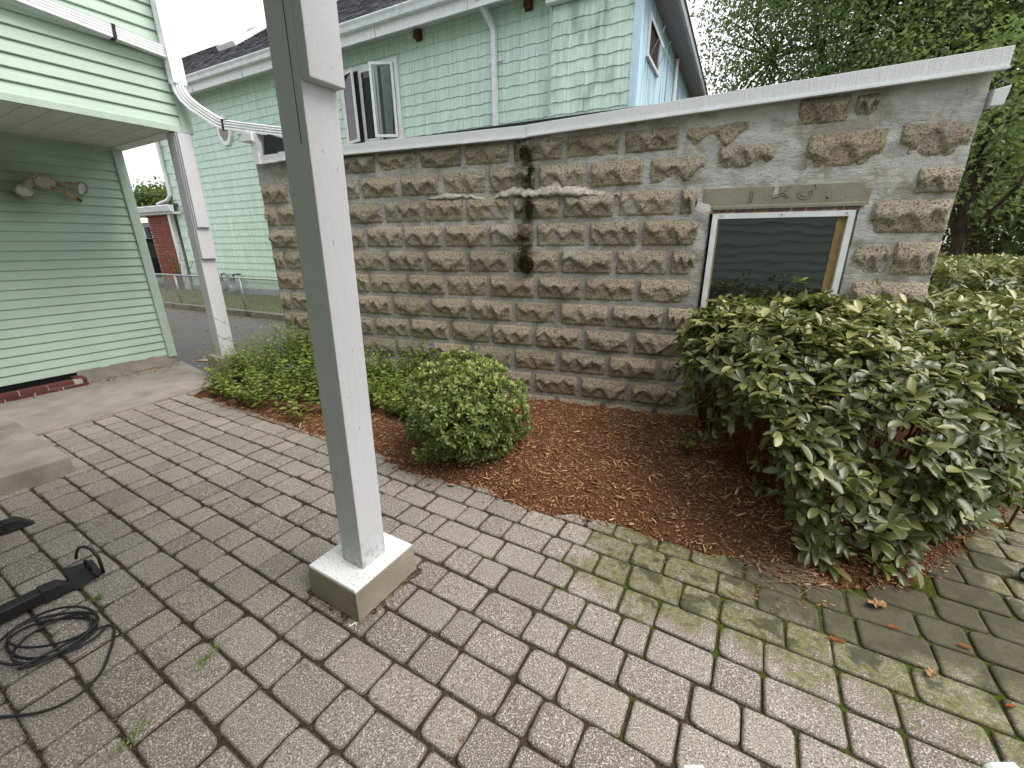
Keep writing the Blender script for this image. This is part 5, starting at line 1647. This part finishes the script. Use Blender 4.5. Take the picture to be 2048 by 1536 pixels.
for i in range(22):
    s_ = rnd.uniform(-1.15, -0.75) if i % 3 else rnd.uniform(-0.72, -0.35)
    d = rnd.uniform(0.08, 0.22)
    x, y = WALL0[0] + s_ * math.cos(WALL_ROT) - 0.342 * d, WALL0[1] + s_ * math.sin(WALL_ROT) - 0.94 * d
    sp2.append((x, y, 0.05, rnd.uniform(0.45, 0.80), rnd.randint(16, 24)))
W2, tips2 = weed_patch('weed_patch', 'darker weeds with blue flowers behind the round azalea bush', sp2, (-1.0, 3.4, 0), 6)
def flowers(root, tips, n):
    k = MB()
    for p in rnd.sample(tips, n):
        p = p + Vector((rnd.uniform(-.02, .02), rnd.uniform(-.02, .02), -0.01))
        for a in (0, 2.1, 4.2):
            d = Vector((math.cos(a + 0.4), -0.6, math.sin(a + 0.4))).normalized() * 0.014
            e = Vector((-d.z, 0, d.x)) * 0.6
            k.add([p, p + d * 0.6 + e, p + d * 1.2, p + d * 0.6 - e], [(0, 1, 2, 3)])
    k.build('blossoms', 'petal', root)
flowers(W1, tips1, 26)
flowers(W2, tips2, 22)

def seedling(label, x, y, h_, n, seed, mat_='leaf_hedge', name='seedling', Lr=(0.035, 0.06)):
    q = np.random.default_rng(seed)
    z, _, _ = bedz(x, y)
    root = thing(name, label, 'plant', (x, y, max(z, 0.0)))
    st_ = MB()
    C_, A_ = [], []
    for i in range(n):
        a = q.uniform(0, 6.28)
        e = Vector((math.cos(a) * h_ * q.uniform(.2, .8), math.sin(a) * h_ * q.uniform(.2, .8), h_ * q.uniform(0.45, 1)))
        st_.tube([(0, 0, 0), e * 0.5 + Vector((0, 0, 0.02)), e], [0.003, 0.0025, 0.0015], 4)
        C_.append(tuple(e)); A_.append((e.x * 0.4, e.y * 0.4, 1))
    Pw, Dw, Nw, Lw, Ww, iw = whorls(np.array(C_), np.array(A_), (5, 7), Lr, (0.2, 0.28), (50, 85), 0.15, q)
    stuff(leaf_obj('foliage', Pw, Dw, Nw, Lw, Ww, np.clip(q.beta(2, 2.5, len(Pw)), 0, 1), mat_, root, LEAF_FULL, True))
    st_.build('stems', 'twig', root)
seedling('small green seedling on the mulch left of the big hedge', 1.20, 2.56, 0.14, 8, 71)
seedling('low leafy sprig on the mulch against the azalea bush', 0.06, 2.78, 0.10, 6, 72, 'leaf_weed', Lr=(0.02, 0.035))
def tuft(label, x, y, seed, r_=0.05):
    q = np.random.default_rng(seed)
    root = thing('weed_tuft', label, 'weed', (x, y, 0.0))
    k = 90
    d1 = np.array([math.cos(PATIO_ROT + R(20)), math.sin(PATIO_ROT + R(20))])
    t_ = q.normal(0, r_, k); s_ = q.normal(0, r_ * 0.28, k)
    P_ = np.stack([t_ * d1[0] - s_ * d1[1], t_ * d1[1] + s_ * d1[0], q.uniform(0.0, 0.018, k)], -1)
    stuff(leaf_obj('foliage', P_, np.stack([q.normal(0, 1, k), q.normal(0, 1, k), q.uniform(.1, .9, k)], -1), q.normal(0, .4, (k, 3)) + [0, 0, 1], q.uniform(.006, .013, k), q.uniform(.002, .004, k), q.beta(2, 2, k), 'leaf_weed', root, LEAF_MID))
tuft('small weed tuft in a paver joint at the bottom left corner', -1.185, 0.884, 81, 0.045)
tuft('thin weed tuft in a paver joint right of the coiled cable', -1.13, 1.157, 82, 0.035)
tuft('tiny weed beside the end of the black floor tube', -1.80, 1.43, 83, 0.012)

# ------------------------------------------------------------------ trees
def tree(name, label, base, H, cz, rad, nclus, per, ls, mat_, seed, group='trees behind the garage', spread=0.38, bark='bark', tilt=(0, 0), gap=0.30):
    q = np.random.default_rng(seed)
    root = thing(name, label, 'tree', base, 0, group)
    k = MB()
    top_ = Vector((tilt[0], tilt[1], H))
    tp = [Vector((0, 0, 0)), top_ * 0.28 + Vector((q.normal(0, .12), q.normal(0, .12), 0)), top_ * 0.55 + Vector((q.normal(0, .2), q.normal(0, .2), 0)), top_ * 0.85]
    r0 = H * 0.024
    k.tube(tp, [r0, r0 * 0.8, r0 * 0.55, r0 * 0.15], 8, cap=False)
    # cluster centres through the crown ellipsoid, with gaps
    C_ = []
    while len(C_) < nclus:
        u_ = unit(q.normal(0, 1, 3)) * q.random() ** 0.42
        p = u_ * np.array(rad)
        if vnoise(np.array([p[0] * 0.9 + 40]), np.array([p[2] * 0.9 + p[1] * 0.7 + 40]), seed)[0] < gap:
            continue
        C_.append(p + np.array([tilt[0] * 0.8, tilt[1] * 0.8, cz]))
    C_ = np.array(C_)
    limbs = []
    for i in range(16):
        s_ = q.uniform(0.3, 0.9)
        f_ = s_ * 3; i0 = min(int(f_), 2)
        b_ = tp[i0].lerp(tp[i0 + 1], f_ - i0)
        e = Vector(C_[q.integers(len(C_))])
        m_ = b_.lerp(e, 0.5) + Vector((q.normal(0, .15), q.normal(0, .15), q.uniform(0.0, 0.5)))
        k.tube([b_, m_, e], [r0 * 0.40 * (1.2 - s_), r0 * 0.22, r0 * 0.06], 6, cap=False)
        limbs += [m_, e, b_.lerp(m_, .6), m_.lerp(e, .5)]
    LM = np.array([tuple(l) for l in limbs])
    for c in C_[::2]:
        j = np.argmin(((LM - c) ** 2).sum(1))
        b_ = Vector(LM[j]); e = Vector(c)
        k.tube([b_, b_.lerp(e, .5) + Vector((q.normal(0, .06), q.normal(0, .06), 0.05)), e], [r0 * 0.10, r0 * 0.06, r0 * 0.02], 4, cap=False)
    k.build('trunk', bark, root)
    n = nclus * per
    idx = np.repeat(np.arange(nclus), per)
    sp_ = q.normal(0, 1, (n, 3)) * np.array([spread, spread, spread * 0.62])
    # leaves string out along drooping sprays
    dirs = unit(q.normal(0, 1, (nclus, 3)) * [1, 1, 0.35])
    t_ = q.uniform(-1, 1, n)
    P_ = C_[idx] + sp_ * 0.75 + dirs[idx] * (t_ * spread * 1.3)[:, None] - np.array([0, 0, 1]) * (np.abs(t_) * spread * 0.35)[:, None]
    D_ = unit(dirs[idx] * np.sign(t_)[:, None] + q.normal(0, .6, (n, 3)) + np.array([0, 0, -0.3]))
    N_ = unit(q.normal(0, .55, (n, 3)) + np.array([0, 0, 1]))
    L_ = ls * q.uniform(0.7, 1.3, n)
    ct = q.beta(2, 2, nclus)
    tint_ = np.clip(0.55 * ct[idx] + 0.45 * q.beta(2, 3, n), 0, 1)
    stuff(leaf_obj('crown', P_, D_, N_, L_, L_ * 0.27, tint_, mat_, root, LEAF_LOW))
    return root
tree('leafy_tree', 'tall airy green tree whose crown rises directly behind the garage roof', (9.6, 14.0, 0), 13, 7.8, (4.3, 3.0, 4.2), 820, 80, 0.112, 'leaf_tree', 101, spread=0.44, gap=0.20)
tree('leafy_tree', 'dense green tree standing at the right behind the garage corner', (13.6, 13.0, 0), 13, 7.4, (3.8, 3.0, 5.0), 720, 76, 0.11, 'leaf_tree', 102, spread=0.42, gap=0.22)
tree('leafy_tree', 'green tree at the far right edge above the hedges', (13.6, 8.6, 0), 10, 5.6, (2.8, 2.4, 4.0), 420, 60, 0.095, 'leaf_tree', 103, spread=0.36, gap=0.22)
tree('young_maple', 'young bright leaved maple close behind the garage corner', (6.4, 6.3, 0), 4.2, 2.9, (0.75, 0.8, 1.2), 70, 55, 0.085, 'leaf_tree', 104, spread=0.24, gap=0.15)
tree('vine_thicket', 'brownish vine tangled thicket in the shade under the right hand trees', (10.6, 9.4, 0), 4.5, 2.3, (2.6, 1.3, 2.4), 330, 60, 0.095, 'leaf_dry', 105, spread=0.36, gap=0.12)
tree('understorey_tree', 'dark understorey tree filling the gap beneath the tall crowns', (10.4, 12.0, 0), 6, 3.6, (4.2, 1.6, 3.4), 420, 60, 0.12, 'leaf_tree', 106, spread=0.45, gap=0.05)
tree('understorey_tree', 'dark low tree at the right edge behind the far hedge', (9.6, 7.2, 0), 5, 2.6, (1.5, 1.1, 2.3), 200, 60, 0.10, 'leaf_tree', 107, spread=0.32, gap=0.1)
tree('distant_tree', 'distant round green tree beside the green house corner, right of the two', (-33.4, 44, 0), 7.4, 4.6, (2.6, 2.6, 2.5), 240, 80, 0.34, 'leaf_far', 108, 'distant trees beyond the driveway', 0.55, gap=0.1)
tree('distant_tree', 'distant yellowish green tree, left of the two behind the porch roof', (-36.4, 44, 0), 6.0, 3.6, (3.0, 2.6, 2.0), 240, 80, 0.34, 'leaf_far', 109, 'distant trees beyond the driveway', 0.55, gap=0.1)
# twiggy shrub by the green house corner
SH = thing('wispy_shrub', 'wispy thin twigged shrub against the green shingles near the brick porch', 'shrub', tuple(Vector(HOUSE0) + Vector((-11.2 * c_ - (-0.5) * s__, -11.2 * s__ + (-0.5) * c_, 0.0))))
tw = MB()
ends = []
for i in range(9):
    e = Vector((rnd.uniform(-.5, .6), rnd.uniform(-.3, .3), rnd.uniform(0.9, 1.75)))
    tw.tube([(0, 0, 0), e * 0.5 + Vector((0, 0, .1)), e], [0.012, 0.008, 0.004], 4)
    ends += [e, e * 0.8, e * 0.65 + Vector((0.08, 0, 0))]
tw.build('twigs', 'bark', SH)
Pw, Dw, Nw, Lw, Ww, iw = whorls(np.array([tuple(e) for e in ends]), np.array([(0, 0, 1.)] * len(ends)), (4, 7), (.05, .09), (.2, .3))
stuff(leaf_obj('foliage', Pw, Dw, Nw, Lw, Ww, nrg.random(len(Pw)), 'leaf_weed', SH, LEAF_MID))

# ================================================================== FAR LEFT BACKGROUND
FH = thing('pale_blue_house', 'pale blue sided house with navy shutter far beyond the brick porch', 'house', (-22.5, 27.0, 0), R(-27))
MB().box(-7, 3.4, 0, 6, 0.95, 2.7).build('wall', 'pale_siding', FH)
for k in range(10):
    MB().box(-7, 3.41, -0.03, 0, 1.05 + 0.16 * k, 1.07 + 0.16 * k).build('siding_board', 'pale_siding', FH)
MB().box(-7, 3.4, 0.3, 6, -0.2, 0.95).build('basement_wall', 'white_trim', FH)
MB().hexa([(-7.2, -0.4, 2.7), (3.6, -0.4, 2.7), (3.6, 6.2, 2.7), (-7.2, 6.2, 2.7)], [(-7.2, 1.2, 3.15), (3.2, 1.2, 3.15), (3.2, 5, 3.15), (-7.2, 5, 3.15)]).build('roof', 'white_trim', FH)
MB().box(0.35, 1.0, -0.08, 0, 1.5, 2.5).build('window_frame', 'white_trim', FH)
MB().box(0.45, 0.9, -0.09, -0.081, 1.58, 2.42).build('window_pane', 'pane_dark', FH)
MB().box(1.06, 1.50, -0.08, 0, 1.5, 2.5).build('shutter', 'shutter', FH)

CA = thing('black_suv', 'black sport utility vehicle parked behind the fence beside the brick pier', 'car', (-13.9, 16.6, -0.1), R(62))
prof = [(-2.1, 0.45), (-2.15, 0.95), (-2.0, 1.08), (-1.85, 1.75), (-1.6, 1.82), (0.4, 1.80), (0.9, 1.15), (2.0, 1.02), (2.1, 0.8), (2.1, 0.45), (1.75, 0.42), (1.6, 0.78), (1.1, 0.78), (0.95, 0.42), (-0.95, 0.42), (-1.1, 0.80), (-1.6, 0.80), (-1.75, 0.42)]
MB().prism(prof, lambda u, v, t: (u, t, v), -0.9, 0.9).build('body', 'car_paint', CA, bevel=0.03)
for sy in (-0.905, 0.905):
    MB().prism([(-1.7, 1.12), (-1.68, 1.66), (-0.75, 1.68), (-0.75, 1.12)], lambda u, v, t: (u, t, v), sy - 0.004, sy + 0.004).build('side_window', 'car_glass', CA)
    MB().prism([(-0.65, 1.12), (-0.65, 1.68), (0.32, 1.66), (0.68, 1.12)], lambda u, v, t: (u, t, v), sy - 0.004, sy + 0.004).build('side_window', 'car_glass', CA)
MB().prism([(-0.7, 1.15), (-0.7, 1.65), (0.7, 1.65), (0.7, 1.15)], lambda u, v, t: (-2.06 + (v - 1.15) * 0.25 + t, u, v), -0.01, 0.0).build('rear_window', 'car_glass', CA)
for wx in (-1.35, 1.35):
    for wy in (-0.82, 0.82):
        w_o = MB().tube([(wx, wy - 0.12, 0.40), (wx, wy + 0.12, 0.40)], 0.40, 20).build('wheel', 'rubber', CA)
        MB().tube([(wx, wy - 0.13, 0.40), (wx, wy + 0.13, 0.40)], 0.22, 14).build('rim', 'galv', w_o)
sp_o = MB().tube([(-2.12, 0.0, 0.98), (-2.36, 0.0, 0.98)], 0.38, 20).build('spare_wheel', 'rubber', CA)
OP = thing('orange_pot', 'stacked orange clay ornaments beside the brick pier behind the fence', 'ornament', tuple(Vector(HOUSE0) + Vector((-13.35 * c_ + 0.5 * s__, -13.35 * s__ - 0.5 * c_, 0.0))))
MB().tube([(0, 0, 0), (0, 0, 0.05), (0, 0, 0.07), (0, 0, 0.16), (0, 0, 0.28), (0, 0, 0.36)], [0.16, 0.16, 0.10, 0.17, 0.15, 0.06], 14).build('pot', 'rust_lamp', OP, smooth=True)
MB().tube([(0, 0, 0.36), (0, 0, 0.46), (0, 0, 0.56), (0, 0, 0.62)], [0.08, 0.12, 0.10, 0.03], 14).build('pot_lid', 'rust_lamp', OP, smooth=True)
for i, (za, zb, r_, lb) in enumerate(((12.1, 10.9, 0.018, 'upper thin overhead wire crossing the sky gap at left'), (11.3, 10.2, 0.018, 'middle thin overhead wire crossing the sky gap at left'), (5.85, 5.95, 0.05, 'thick dark low cable in front of the distant trees'))):
    w_ = tag(MB().tube([(-52, 40, za), (-40, 40, (za + zb) / 2 - 0.1), (-20, 40, zb - 0.6)], r_, 5).build('overhead_wire', 'black_metal'), lb, 'wire', 'overhead wires')

# ================================================================== EXERCISE GEAR AT LEFT
EX = thing('exercise_bench', 'black exercise bench frame at left edge, only its floor tubes showing', 'exercise bench', ab(0.0, 2.6, 0), PATIO_ROT)
# local x = a, y = b - 2.6
def floor_tube(b, a1, nm):
    y = b - 2.6
    o = MB().box(-0.9, a1 - 0.10, y - 0.028, y + 0.028, 0.006, 0.060).build('floor_tube', 'black_metal', EX, bevel=0.006)
    c = MB().hexa([(a1 - 0.105, y - 0.034, 0.0), (a1 + 0.005, y - 0.034, 0.0), (a1 + 0.005, y + 0.034, 0.0), (a1 - 0.105, y + 0.034, 0.0)], [(a1 - 0.105, y - 0.031, 0.065), (a1 - 0.045, y - 0.028, 0.060), (a1 - 0.045, y + 0.028, 0.060), (a1 - 0.105, y + 0.031, 0.065)])
    c.build('end_cap', 'rubber', EX, bevel=0.005)
floor_tube(2.47, 0.31, 'a')
floor_tube(3.30, 0.36, 'b')
MB().box(-0.06, 0.0, -0.156, -0.100, 0.06, 0.7).build('upright', 'black_metal', EX, bevel=0.004)
MB().tube([(0.06, -0.13, 0.058), (0.06, -0.13, 0.072)], 0.016, 6).build('bolt', 'steel', EX)
MB().box(-0.7, 0.215, 0.50, 0.86, 0.10, 0.17).build('pad', 'vinyl_pad', EX, bevel=0.025)
FA = thing('floor_anchor', 'black metal floor anchor with a wire loop handle beside the frame', 'handle', ab(0.355, 2.555, 0), PATIO_ROT)
MB().hexa([(-0.06, -0.13, 0.0), (0.045, -0.10, 0.0), (0.055, 0.06, 0.0), (-0.045, 0.09, 0.0)], [(-0.058, -0.128, 0.008), (0.043, -0.098, 0.008), (0.053, 0.058, 0.008), (-0.043, 0.088, 0.008)]).build('plate', 'rubber', FA, bevel=0.002)
lp = [(0.045, -0.11, 0.008), (0.048, -0.108, 0.09), (0.040, -0.085, 0.135), (0.028, -0.05, 0.145), (0.016, -0.01, 0.13), (0.008, 0.025, 0.09), (0.004, 0.045, 0.055)]
MB().tube(lp, 0.0065, 8).build('loop', 'black_metal', FA, smooth=True)
arc = [(0.02 + 0.0 * t, -0.055 + 0.075 * math.cos(R(t)), 0.012 + 0.055 * math.sin(R(t))) for t in range(0, 181, 15)]
MB().tube(arc, 0.0045, 6).tube([(0.02, -0.05, 0.012), (0.02, -0.035, 0.066)], 0.004, 6).tube([(0.02, -0.13, 0.012), (0.02, 0.02, 0.012)], 0.004, 6).build('half_ring', 'black_metal', FA, smooth=True)
# coiled cable
CC = []
cx, cy = -1.80, 1.245
for i in range(0, 260):
    t_ = i / 260 * 2 * math.pi * 4.3
    w1 = 0.140 + 0.030 * math.sin(t_ * 0.37 + 1) + 0.022 * math.sin(t_ * 0.61)
    w2 = 0.105 + 0.022 * math.sin(t_ * 0.43 + 2)
    ox, oy = 0.03 * math.sin(t_ * 0.29), 0.028 * math.cos(t_ * 0.33)
    CC.append((cx + ox + w1 * math.cos(-t_ + 0.2), cy + oy + w2 * math.sin(-t_ + 0.2), 0.006 + 0.0055 * (t_ / 6.28) + 0.003 * math.sin(t_ * 2.3)))
tail = [(-1.626, 1.313), (-1.560, 1.245), (-1.528, 1.191), (-1.485, 1.12), (-1.472, 1.066), (-1.478, 1.025), (-1.501, 0.991), (-1.540, 0.968), (-1.581, 0.957), (-1.671, 0.95), (-1.80, 0.955), (-2.1, 0.97)]
# smooth join
last_ = CC[-1]
pts_ = CC + [(last_[0] * 0.5 + tail[0][0] * 0.5, last_[1] * 0.5 + tail[0][1] * 0.5 + 0.02, 0.014)] + [(x, y, 0.006) for x, y in tail]
def chaikin(p, n=1):
    for _ in range(n):
        o = [p[0]]
        for a, b in zip(p[:-1], p[1:]):
            o += [tuple(0.75 * u_ + 0.25 * v_ for u_, v_ in zip(a, b)), tuple(0.25 * u_ + 0.75 * v_ for u_, v_ in zip(a, b))]
        p = o + [p[-1]]
    return p
cable = MB().tube(pts_[:255] + chaikin(pts_[255:], 2), 0.0048, 7).build('power_cable', 'rubber', smooth=True)
tag(cable, 'loosely coiled black cable lying on the pavers at lower left', 'cable')

# ================================================================== SMALL THINGS
WC = thing('white_bench', 'white painted bench back, only its two post tops showing at bottom edge', 'bench', (0.5, 0.40, 0))
for xx, w_ in ((0.271, 0.021), (0.738, 0.028)):
    k = MB()
    x = xx - 0.5
    k.prism([(-w_, 0.0), (w_, 0.0), (w_, 0.686), (w_ * 0.55, 0.70), (-w_ * 0.75, 0.70), (-w_, 0.694)], lambda u, v, t: (x + u, t, v), 0.018, -0.03)
    k.build('back_post', 'white_plastic', WC, bevel=0.002)
MB().box(-0.21, 0.21, -0.02, 0.01, 0.45, 0.56).build('back_rail', 'white_plastic', WC)
MB().box(-0.26, 0.27, -0.40, -0.02, 0.38, 0.42).build('seat', 'white_plastic', WC)
TB = thing('teal_bottle', 'teal plastic bottle lying on the pavers at the right picture edge', 'bottle', (2.36, 1.50, 0.035), R(10))
MB().tube([(-0.09, 0, 0), (-0.085, 0, 0), (-0.06, 0, 0), (0.1, 0, 0), (0.13, 0, 0)], [0.018, 0.030, 0.035, 0.035, 0.014], 14).build('body', 'teal', TB, smooth=True)
MB().tube([(-0.088, 0, 0), (-0.10, 0, 0)], 0.016, 12).build('cap', 'white_plastic', TB)
ST = tag(MB().tube([(0.0, 0.012, 0.003), (0.0, 0, 0.003), (0.026, 0.010, 0.003), (0.026, -0.004, 0.003)], 0.0022, 4).build('plastic_clip', 'white_plastic', None, loc=tuple(ab(0.775, 1.215, 0.001)), rot=(0, 0, R(20))), 'tiny white bent plastic clip on the paver before the pier', 'clip')

# fallen leaves
def dry_leaf(x, y, sz, rot, label, z=0.004):
    ou = [(0, 0), (.12, .16), (.30, .18), (.36, .34), (.52, .22), (.72, .30), (.74, .14), (1.0, .02), (.74, -.12), (.66, -.30), (.50, -.20), (.36, -.32), (.28, -.16), (.10, -.14)]
    v = [(a * sz, b * sz, 0.10 * sz * math.sin(a * 5 + b * 9 + rot) + 0.1 * sz) for a, b in ou] + [(0.45 * sz, 0, 0.02 * sz)]
    n = len(ou)
    me = bpy.data.meshes.new('fallen_leaf')
    me.from_pydata(v, [], [(i, (i + 1) % n, n) for i in range(n)])
    o = obj('fallen_leaf', me, 'dry_leaf', None, (x, y, z), (0, 0, rot))
    tag(o, label, 'leaf', 'fallen leaves')
dry_leaf(1.44, 1.06, 0.055, 0.4, 'curled tan leaf on pavers near the bottom right corner')
dry_leaf(-0.36, 2.30, 0.06, 2.9, 'pale tan leaf under the front of the azalea bush')
dry_leaf(-0.12, 2.33, 0.05, 1.2, 'upright tan leaf at the right foot of the azalea bush', 0.01)
dry_leaf(-0.55, 2.30, 0.05, 0.7, 'small cream leaf right of the post on the pavers')
dry_leaf(0.02, 2.26, 0.05, 2.2, 'pale lobed leaf where the mulch meets the pavers', 0.012)
dry_leaf(1.55, 1.36, 0.085, 3.1, 'brown oak leaf on pavers under the hedge front', 0.006)
dry_leaf(0.62, 2.68, 0.05, 0.3, 'pale leaf resting mid mulch below the stone wall', 0.075)
dry_leaf(0.78, 2.16, 0.045, 1.9, 'bluish grey curled leaf on the mulch near its lower rim', 0.06)
dry_leaf(1.32, 1.80, 0.07, 5.0, 'cream withered leaf on mulch left of the hedge foot', 0.06)
dry_leaf(-0.17, 0.876, 0.022, 0.1, 'tiny reddish seed husk on a paver at bottom centre', 0.002)
def sprig(x, y, ln, rot, label):
    k = MB()
    k.tube([(0, 0, 0.004), (ln, 0, 0.004)], 0.0012, 4)
    for i in range(7):
        t_ = ln * (0.12 + 0.13 * i)
        for sg in (1, -1):
            w_ = 0.34 * ln * (1 - 0.09 * i)
            k.tube([(t_, 0, 0.004), (t_ + w_ * 0.55, sg * w_ * 0.62, 0.008)], [0.0022, 0.0012], 4)
    o = k.build('cedar_sprig', 'cedar', None, loc=(x, y, 0.002), rot=(0, 0, rot))
    tag(o, label, 'sprig', 'fallen cedar sprigs')
sprig(1.20, 1.215, 0.060, R(-25), 'largest rusty cedar sprig on the mossy pavers at lower right')
sprig(1.47, 1.262, 0.042, R(-20), 'small rusty cedar sprig just before the hedge foot')
sprig(1.665, 1.182, 0.042, R(-35), 'rusty cedar sprig near the right edge pavers')
sprig(1.60, 0.96, 0.030, R(-10), 'tiny rusty cedar sprig at the bottom right pavers')
# pine straw gathered at the hedge foot
k = 420
xs = nrg.normal(1.26, 0.10, k); ys = nrg.normal(1.60, 0.07, k)
P = np.stack([xs, ys, 0.004 + nrg.uniform(0, 0.035, k) * np.exp(-((xs - 1.26) / .12) ** 2)], -1)
th = nrg.normal(-0.6, 0.7, k)
V, F = leaves(P, np.stack([np.cos(th), np.sin(th), nrg.normal(0, .12, k)], -1), np.tile([0, 0, 1.], (k, 1)) + nrg.normal(0, .2, (k, 3)), nrg.uniform(.04, .11, k), np.full(k, .0013), STRAW)
so = stuff(obj('pine_straw', fast_mesh('pine_straw', V, F), 'straw'))
so['label'] = 'dry pine straw heaped where mulch meets the hedge foot'
so['category'] = 'straw'
# crumbs of chaff caught in joints
k = 2600
aa = 0.31 + PITCH * nrg.integers(-3, 11, k) + nrg.normal(0, 0.005, k); bb = nrg.uniform(-1.0, 4.6, k)
P = np.array([tuple(ab(a, b, -0.006)) for a, b in zip(aa, bb)])
th = nrg.uniform(0, 6.28, k)
V, F = leaves(P, np.stack([np.cos(th), np.sin(th), nrg.normal(0, .2, k)], -1), np.tile([0, 0, 1.], (k, 1)), nrg.uniform(.003, .012, k), np.full(k, .0010), CH)
so = stuff(obj('joint_chaff', fast_mesh('joint_chaff', V, F), 'straw'))
so['label'] = 'crumbs of dry chaff caught along the paver joints'
so['category'] = 'debris'
# dry chips on the mortar of the tall wall and cardboard scrap on the drive
cb = MB().hexa([(-0.14, -0.07, 0), (0.14, -0.05, 0), (0.13, 0.07, 0), (-0.12, 0.06, 0)], [(-0.14, -0.07, 0.012), (0.14, -0.05, 0.008), (0.13, 0.07, 0.014), (-0.12, 0.06, 0.010)])
tag(cb.build('cardboard_scrap', 'straw', None, loc=(-4.05, 5.45, -0.014), rot=(0, 0, R(-10))), 'flat tan cardboard scrap on the asphalt by the house corner', 'cardboard')

k = 420
xs = nrg.uniform(-10.5, -3.0, k); ys = FY - 0.09 - np.abs(nrg.normal(0, 0.16, k))
ch_, sh_ = math.cos(HOUSE_ROT), math.sin(HOUSE_ROT)
P = np.stack([HOUSE0[0] + xs * ch_ - ys * sh_, HOUSE0[1] + xs * sh_ + ys * ch_, np.full(k, -0.012)], -1)
k2 = 160
aa = nrg.uniform(1.0, 2.3, k2); bb = 6.36 - np.abs(nrg.normal(0, 0.10, k2))
P = np.concatenate([P, np.array([tuple(ab(a, b, 0.015)) for a, b in zip(aa, bb)])])
k = len(P)
th = nrg.uniform(0, 6.28, k)
V, F = leaves(P, np.stack([np.cos(th), np.sin(th), nrg.normal(0, .2, k)], -1), nrg.normal(0, .3, (k, 3)) + [0, 0, 1], nrg.uniform(.02, .055, k), nrg.uniform(.006, .014, k), LEAF_MID)
so = stuff(obj('leaf_litter', fast_mesh('leaf_litter', V, F), 'dry_leaf'))
so['label'] = 'dry leaf litter blown against the kerb and the house foot'
so['category'] = 'litter'

# washed-up dirt doubling as painted contact shade round the near pier, chips strayed on to the pavers
rg_ = []
for side in range(4):
    for i in range(14):
        t_ = i / 14
        x_, y_ = [(-1 + 2 * t_, -1), (1, -1 + 2 * t_), (1 - 2 * t_, 1), (-1, 1 - 2 * t_)][side]
        rg_.append((x_, y_))
n_ = len(rg_)
inn = [tuple(ab(0.98 + x_ * 0.160, 1.352 + y_ * 0.146, 0.006)) for x_, y_ in rg_]
out_ = [tuple(ab(0.98 + x_ * (0.176 + 0.030 * rnd.random() ** 2), 1.352 + y_ * (0.162 + 0.034 * rnd.random() ** 2), -0.004)) for x_, y_ in rg_]
dm = MB().add(inn + out_, [(i, (i + 1) % n_, n_ + (i + 1) % n_, n_ + i) for i in range(n_)])
dm.build('soil_contact_shade', 'joint', patio_o)
k = 520
side = nrg.integers(0, 4, k); t_ = nrg.uniform(-1, 1, k); o_ = np.abs(nrg.normal(0, 0.016, k))
xx = np.where(side == 0, t_ * .17, np.where(side == 1, .172 + o_, np.where(side == 2, t_ * .17, -.172 - o_)))
yy = np.where(side == 0, -.158 - o_, np.where(side == 1, t_ * .16, np.where(side == 2, .158 + o_, t_ * .16)))
P = np.array([tuple(ab(0.98 + x_, 1.352 + y_, 0.003)) for x_, y_ in zip(xx, yy)])
th = nrg.uniform(0, 6.28, k)
V1, F1 = leaves(P, np.stack([np.cos(th), np.sin(th), nrg.normal(0, .15, k)], -1), np.tile([0, 0, 1.], (k, 1)), nrg.uniform(.006, .028, k), np.full(k, .0011), STRAW)
so = stuff(obj('pier_chaff', fast_mesh('pier_chaff', V1, F1), 'straw'))
so['label'] = 'dry chaff gathered round the foot of the near pier'
so['category'] = 'debris'
k = 420
bb = nrg.uniform(-0.5, 3.6, k); aa = 1.86 - np.abs(nrg.normal(0, 0.11, k))
P = np.array([tuple(ab(a, b, 0.002)) for a, b in zip(aa, bb)])
th = nrg.uniform(0, 6.28, k)
V1, F1 = leaves(P, np.stack([np.cos(th), np.sin(th), nrg.normal(0, .1, k)], -1), np.tile([0, 0, 1.], (k, 1)) + nrg.normal(0, .2, (k, 3)), nrg.uniform(.006, .024, k), nrg.uniform(.0012, .003, k), CH)
so = stuff(obj('stray_chips', fast_mesh('stray_chips', V1, F1, np.repeat(nrg.beta(2, 2, k), 6)), 'chip'))
so['label'] = 'stray bark chips scattered over the pavers along the mulch edge'
so['category'] = 'mulch'

mk_ = MB()
for (xa, za, xb, zb, r_) in ((0.01, 0.93, 0.0105, 0.936, 0.0022), (0.0, 0.62, 0.001, 0.628, 0.003), (0.04, 0.40, 0.041, 0.406, 0.002), (-0.036, 0.76, -0.035, 0.764, 0.002), (-0.018, 1.30, -0.016, 1.315, 0.0016), (0.03, 1.53, 0.036, 1.545, 0.0015), (-0.02, 1.585, -0.012, 1.58, 0.0015)):
    mk_.tube([tuple(T @ Vector((xa, -0.0635, za))), tuple(T @ Vector((xb, -0.0638, zb)))], r_, 5)
mk_.build('nail_holes', 'grey_paint', PO)
